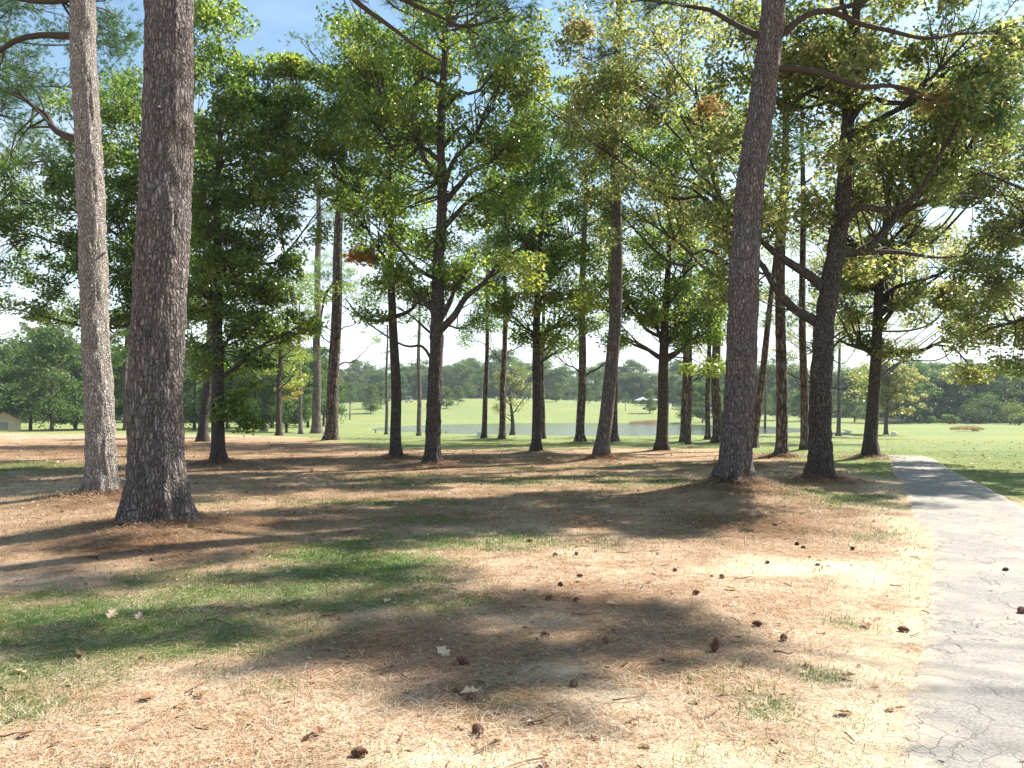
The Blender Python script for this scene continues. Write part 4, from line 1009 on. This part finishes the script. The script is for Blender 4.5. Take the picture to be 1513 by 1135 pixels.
# shrubs along the right wood
def shrub(px, y, w, h, lab, cr, mat='leaf_far', name='shrub', cat='shrub'):
    x = (px - CX) / F * y; z = tz(x, y); rg = np.random.default_rng(int(px * 7 + y))
    n = 14
    a = rg.random(n) * 6.28; rr = np.sqrt(rg.random(n)) * w * .38
    cs = np.stack([x + np.cos(a) * rr, y + np.sin(a) * rr, z + h * (.25 + .5 * rg.random(n))], 1)
    g = Geo(); leaves(g, cs, min(w, h) * .32, 120, rg, .3, .18, cr, .9, .4)
    gs = Geo()
    for c in cs: tube(gs, [(x, y, z - .1), (x * .4 + c[0] * .6, y * .4 + c[1] * .6, z + h * .2), c], [.05, .04, .02], 4, caps=False)
    e = empty(name, (x, y, z), lab, cat)
    obj('stem', gs.mesh('stem', M['twig'], (x, y, z)), e)
    obj('foliage', g.mesh('foliage', M[mat], (x, y, z)), e)
shrub(1402, 178, 4.5, 2.4, 'low round green shrub at the foot of the right wood', .55)
shrub(1492, 176, 4.5, 6.5, 'pale yellow green shrub at the edge of the right wood', .8)
shrub(1445, 180, 7, 8, 'bulky dark green bush left of the pale shrub', .4)
shrub(1505, 168, 4, 3, 'low green shrub right of the pale shrub at the frame edge', .7)
shrub(1370, 182, 5, 1.8, 'low hedge like shrub left of the round green shrub', .5)
# dry grass mound on the right lawn
def grass_clump(px, y, w, h, n, name, lab, cat, kind=None, sprd=1.0):
    x0 = (px - CX) / F * y; g = Geo(); rg = np.random.default_rng(int(px))
    a = rg.random(n) * 6.28; rr = np.sqrt(rg.random(n)) * w / 2
    bx = x0 + np.cos(a) * rr; by = y + np.sin(a) * rr * .5; bz = terrain(bx, by) - .05
    bz = np.maximum(bz, -1.55)
    hh = h * (.5 + .6 * rg.random(n)) * (1 - .4 * (rr / (w / 2)) ** 2)
    tip = np.stack([bx + rg.normal(size=n) * .25 * hh, by + rg.normal(size=n) * .25 * hh, bz + hh], 1)
    ww = .05 + .05 * rg.random(n)
    v = np.stack([np.stack([bx - ww, by, bz], 1), np.stack([bx + ww, by, bz], 1), tip], 1)
    loc = np.array([x0, y, tz(x0, y)])
    g.add(v.reshape(-1, 3), np.arange(n * 3).reshape(n, 3), np.repeat(.45 + .55 * rg.random(n), 3))
    o = obj(name, g.mesh(name, M['drygrass'], loc), None, loc)
    tag(o, lab, cat, None, kind)
grass_clump(1428, 120, 5.0, .75, 700, 'ornamental_grass', 'pale tan clump of dry tall grass on the right lawn', 'ornamental grass')
grass_clump(1440, 113, .9, .7, 300, 'ornamental_grass', 'small bright straw tuft in front of the tan grass clump', 'ornamental grass')
grass_clump(955, 168, 7.5, .95, 700, 'reeds', 'brown reeds along the far bank of the pond', 'reeds', 'stuff')

# ------------------------------------------------------------------ small built things
# cabin
p = ground_at(8, 633); y = 92.0; x = (6 - CX) / F * y; z = tz(x, y)
e = empty('cabin', (x, y, z), 'small cream cabin with an orange brown roof at the far left edge', 'cabin')
W_, D_, Hh, Hr = 4.0, 3.4, 1.15, 2.15
def part(name, g, mat, o, parent, smooth=False): return obj(name, g.mesh(name, mat, o, smooth), parent)
O0 = (0, 0, 0)
g = Geo()
# gable end faces the camera on the right, ridge runs left
box(g, (-1.5, 0, Hh / 2 - .1), (W_, D_, Hh + .2))
g.add([(.5, -D_ / 2, Hh), (.5, D_ / 2, Hh), (.5, 0, Hr), (-3.5, -D_ / 2, Hh), (-3.5, D_ / 2, Hh), (-3.5, 0, Hr)], [[0, 1, 2], [3, 5, 4]])
part('wall', g, M['cream'], O0, e)
for sgn in (-1, 1):
    g = Geo(); a = np.array([(.75, sgn * (D_ / 2 + .25), Hh - .14), (-3.75, sgn * (D_ / 2 + .25), Hh - .14), (-3.75, 0, Hr + .03), (.75, 0, Hr + .03)], float)
    b = a + (0, 0, .08)
    g.add(np.vstack([a, b]), [[0, 1, 2, 3], [7, 6, 5, 4], [0, 4, 5, 1], [1, 5, 6, 2], [2, 6, 7, 3], [3, 7, 4, 0]])
    part('roof', g, M['roof_tan'], O0, e)
g = Geo(); box(g, (.52, 0, .6), (.05, .8, .9)); part('door', g, M['grey'], O0, e)
e.rotation_euler = (0, 0, R(-52))
# shelter with pale roof
y = 262.0; x = (955 - CX) / F * y; z = tz(x, y)
e = empty('park_shelter', (x, y, z), 'white roofed open shelter under the trees at the top of the hillside', 'shelter', None, R(20))
g = Geo()
a = np.array([(-3.4, -2, 1.9), (3.4, -2, 1.9), (3.4, 2, 1.9), (-3.4, 2, 1.9)]); b = a + (0, 0, .12)
c = np.array([(-1.5, 0, 3.0), (1.5, 0, 3.0)])
g.add(np.vstack([a, b, c]), [[0, 3, 2, 1], [0, 1, 5, 4], [1, 2, 6, 5], [2, 3, 7, 6], [3, 0, 4, 7], [4, 5, 9, 8], [6, 7, 8, 9]])
g.add(np.vstack([b, c]), [[1, 2, 5], [3, 0, 4]])
part('roof', g, M['white'], O0, e)
for sx in (-3.1, 3.1):
    for sy in (-1.7, 1.7):
        g = Geo(); box(g, (sx, sy, .9), (.15, .15, 2.2)); part('post', g, M['dark'], O0, e)
g = Geo(); box(g, (0, .3, .75), (2.4, .8, .06)); box(g, (-.8, .3, .3), (.1, .6, .9)); box(g, (.8, .3, .3), (.1, .6, .9)); part('table', g, M['grey'], O0, e)
# golf carts
def wheel(g, c, r=.22, w=.16):
    th = np.linspace(0, 2 * np.pi, 14, endpoint=False)
    v = [(c[0] + math.cos(t) * r, c[1] + s_ * w / 2, c[2] + math.sin(t) * r) for s_ in (-1, 1) for t in th]
    g.add(v, [[k, (k + 1) % 14, 14 + (k + 1) % 14, 14 + k] for k in range(14)]); g.add(v[:14], [list(range(14))]); g.add(v[14:], [list(range(14))[::-1]])
def golf_cart(px, y, lab, rz):
    x = (px - CX) / F * y; z = tz(x, y)
    e = empty('golf_cart', (x, y, z), lab, 'golf cart', 'golf carts on the far course', rz)
    g = Geo()
    v = [(-1.15, .3), (-1.1, .75), (-.55, .8), (-.5, .5), (.35, .42), (.55, .95), (1.0, .8), (1.2, .5), (1.15, .28)]
    pts = [(a, s_ * .55, b) for s_ in (-1, 1) for a, b in v]; n = len(v)
    g.add(pts, [[k, (k + 1) % n, n + (k + 1) % n, n + k] for k in range(n)]); g.add(pts[:n], [list(range(n))]); g.add(pts[n:], [list(range(n))[::-1]])
    part('body', g, M['white'], O0, e)
    g = Geo(); box(g, (-.05, 0, 1.85), (1.8, 1.15, .07), taper=.94); part('canopy', g, M['white'], O0, e)
    g = Geo()
    for a in (-.85, .7):
        for b in (-.5, .5): tube(g, [(a + (.15 if a > 0 else -.05), b, .75), (a, b, 1.84)], .02, 6)
    part('canopy_frame', g, M['dark'], O0, e)
    g = Geo(); box(g, (-.35, 0, .85), (.5, 1.0, .12)); box(g, (-.62, 0, 1.1), (.1, 1.0, .45)); part('seat', g, M['grey'], O0, e)
    for a in (-.78, .8):
        for b in (-.52, .52):
            g = Geo(); wheel(g, (a, b, .22)); part('wheel', g, M['dark'], O0, e)
golf_cart(604, 262, 'white golf cart at the top of the far lawn beside the crooked branch oak', .4)
golf_cart(1041, 176, 'white golf cart half hidden beyond the pond near the grey pine', 1.2)
# pale box and dark bin on the pond bank
p = ground_at(708, 645)
e = empty('utility_box', (p[0], p[1], tz(p[0], p[1])), 'pale blue white box standing on the pond bank left of the slim pine', 'utility box')
g = Geo(); box(g, (0, 0, .24), (.5, .4, .56)); part('cabinet', g, M['paleblue'], O0, e)
g = Geo(); box(g, (0, 0, .55), (.56, .46, .06), taper=.8); part('lid', g, M['white'], O0, e)
def post(px, py, h, r_, lab, mat):
    p = ground_at(px, py); z = tz(p[0], p[1]); e = empty('post', (p[0], p[1], z), lab, 'post')
    g = Geo(); tube(g, [(0, 0, -.15), (0, 0, h * .9)], r_, 10); part('shaft', g, M[mat], O0, e)
    g = Geo(); tube(g, [(0, 0, h * .9), (0, 0, h * .96), (0, 0, h)], [r_ * 1.25, r_ * 1.25, r_ * .5], 10); part('cap', g, M[mat], O0, e)
post(702, 641, .42, .09, 'short dark post touching the pale blue white box', 'dark')
post(555, 640, .4, .07, 'short black post on the grass left of the crooked branch oak', 'dark')
post(499, 652, .55, .06, 'grey post right beside the mound pine trunk', 'grey')
post(659, 641, .4, .04, 'thin dark stake on the bank right of the central oak', 'dark')
# white stone
p = ground_at(1321, 642); rg = np.random.default_rng(4)
g = Geo(); nu, nv = 14, 8
th = np.linspace(0, 2 * np.pi, nu, endpoint=False); ph = np.linspace(.1, math.pi - .1, nv)
v = np.array([[math.sin(b) * math.cos(a), math.sin(b) * math.sin(a), math.cos(b)] for b in ph for a in th])
v *= (.8 + .4 * vnoise(v * 1.7 + 5, 3))[:, None] * np.array([.42, .3, .32])
g.add(v, [[k * nu + j, k * nu + (j + 1) % nu, (k + 1) * nu + (j + 1) % nu, (k + 1) * nu + j] for k in range(nv - 1) for j in range(nu)])
g.add(v[:nu], [list(range(nu))]); g.add(v[-nu:], [list(range(nu))])
zz = tz(p[0], p[1]); tag(obj('rock', g.mesh('rock', M['rock'], O0, True), None, (p[0], p[1], zz + .12)), 'whitish rock at the foot of the small round lawn tree', 'rock')

# ------------------------------------------------------------------ haze
g = Geo(); box(g, (0, 800, 23.5), (3040, 2260, 55))
m, nt = nodes('haze')
vol = N(nt, 'ShaderNodeVolumePrincipled', ins={'Color': (.86, .93, 1.0, 1), 'Density': .0003, 'Anisotropy': 0.0})
o_ = N(nt, 'ShaderNodeOutputMaterial'); nt.links.new(vol.outputs[0], o_.inputs['Volume'])
HAZE = obj('haze', g.mesh('haze', m)); tag(HAZE, 'thin pale summer haze over the golf course', 'haze', kind='stuff')

# ------------------------------------------------------------------ light, sky, camera
sc = bpy.context.scene
w = bpy.data.worlds.new('World'); sc.world = w; w.use_nodes = True
nt = w.node_tree; nt.nodes.clear()
sky = N(nt, 'ShaderNodeTexSky', sky_type='NISHITA', sun_disc=False, sun_elevation=R(SUN_EL), sun_rotation=R(SUN_AZ), altitude=100, air_density=1.2, dust_density=1.0, ozone_density=1.0)
tcw = N(nt, 'ShaderNodeTexCoord').outputs['Generated']
cl = noise(nt, N(nt, 'ShaderNodeMapping', ins={'Vector': tcw, 'Scale': (1, 1, 3.5)}).outputs[0], 2.6, 6, .6, .4)
zz_ = N(nt, 'ShaderNodeSeparateXYZ', ins={0: tcw}).outputs[2]
low = ramp(nt, zz_, [(.0, (1, 1, 1)), (.12, (.75, .75, .75)), (.38, (.26, .26, .26)), (.8, (.14, .14, .14))])
cf = math_(nt, 'MULTIPLY', math_(nt, 'ADD', math_(nt, 'MULTIPLY', ramp(nt, cl, [(.42, (0, 0, 0)), (.68, (1, 1, 1))]), .8), low, clamp=True), .85)
skc = mixc(nt, 1, sky.outputs[0], (.88, 1.09, 1.12), 'MULTIPLY')
skc = mixc(nt, math_(nt, 'MULTIPLY', cf, low), skc, (8.5, 8.8, 9.2))
bg = N(nt, 'ShaderNodeBackground', ins={'Color': skc, 'Strength': .068})
wo = N(nt, 'ShaderNodeOutputWorld'); nt.links.new(bg.outputs[0], wo.inputs[0])
sun = bpy.data.lights.new('sun', 'SUN'); sun.energy = 5.0; sun.angle = R(.55); sun.color = (1, .94, .84)
so = bpy.data.objects.new('sun', sun); C.objects.link(so)
import mathutils
dv = mathutils.Vector((math.sin(R(SUN_AZ)) * math.cos(R(SUN_EL)), math.cos(R(SUN_AZ)) * math.cos(R(SUN_EL)), math.sin(R(SUN_EL))))
so.rotation_euler = dv.to_track_quat('Z', 'Y').to_euler()
so.location = (20, 20, 30)
cam = bpy.data.cameras.new('camera'); cam.sensor_width = 36; cam.lens = F / 1513 * 36; cam.clip_end = 4000; cam.clip_start = .05
co = bpy.data.objects.new('camera', cam); C.objects.link(co)
co.location = (0, 0, CAMZ); co.rotation_euler = (R(90) + PITCH, 0, 0)
sc.camera = co
sc.view_settings.view_transform = 'Standard'; sc.view_settings.look = 'None'; sc.view_settings.gamma = 1
sc.view_settings.exposure = 1.45
sc.cycles.max_bounces = 6; sc.cycles.diffuse_bounces = 4; sc.cycles.glossy_bounces = 2; sc.cycles.transmission_bounces = 3; sc.cycles.volume_bounces = 0
sc.cycles.use_denoising = True
sc.cycles.sample_clamp_indirect = 6
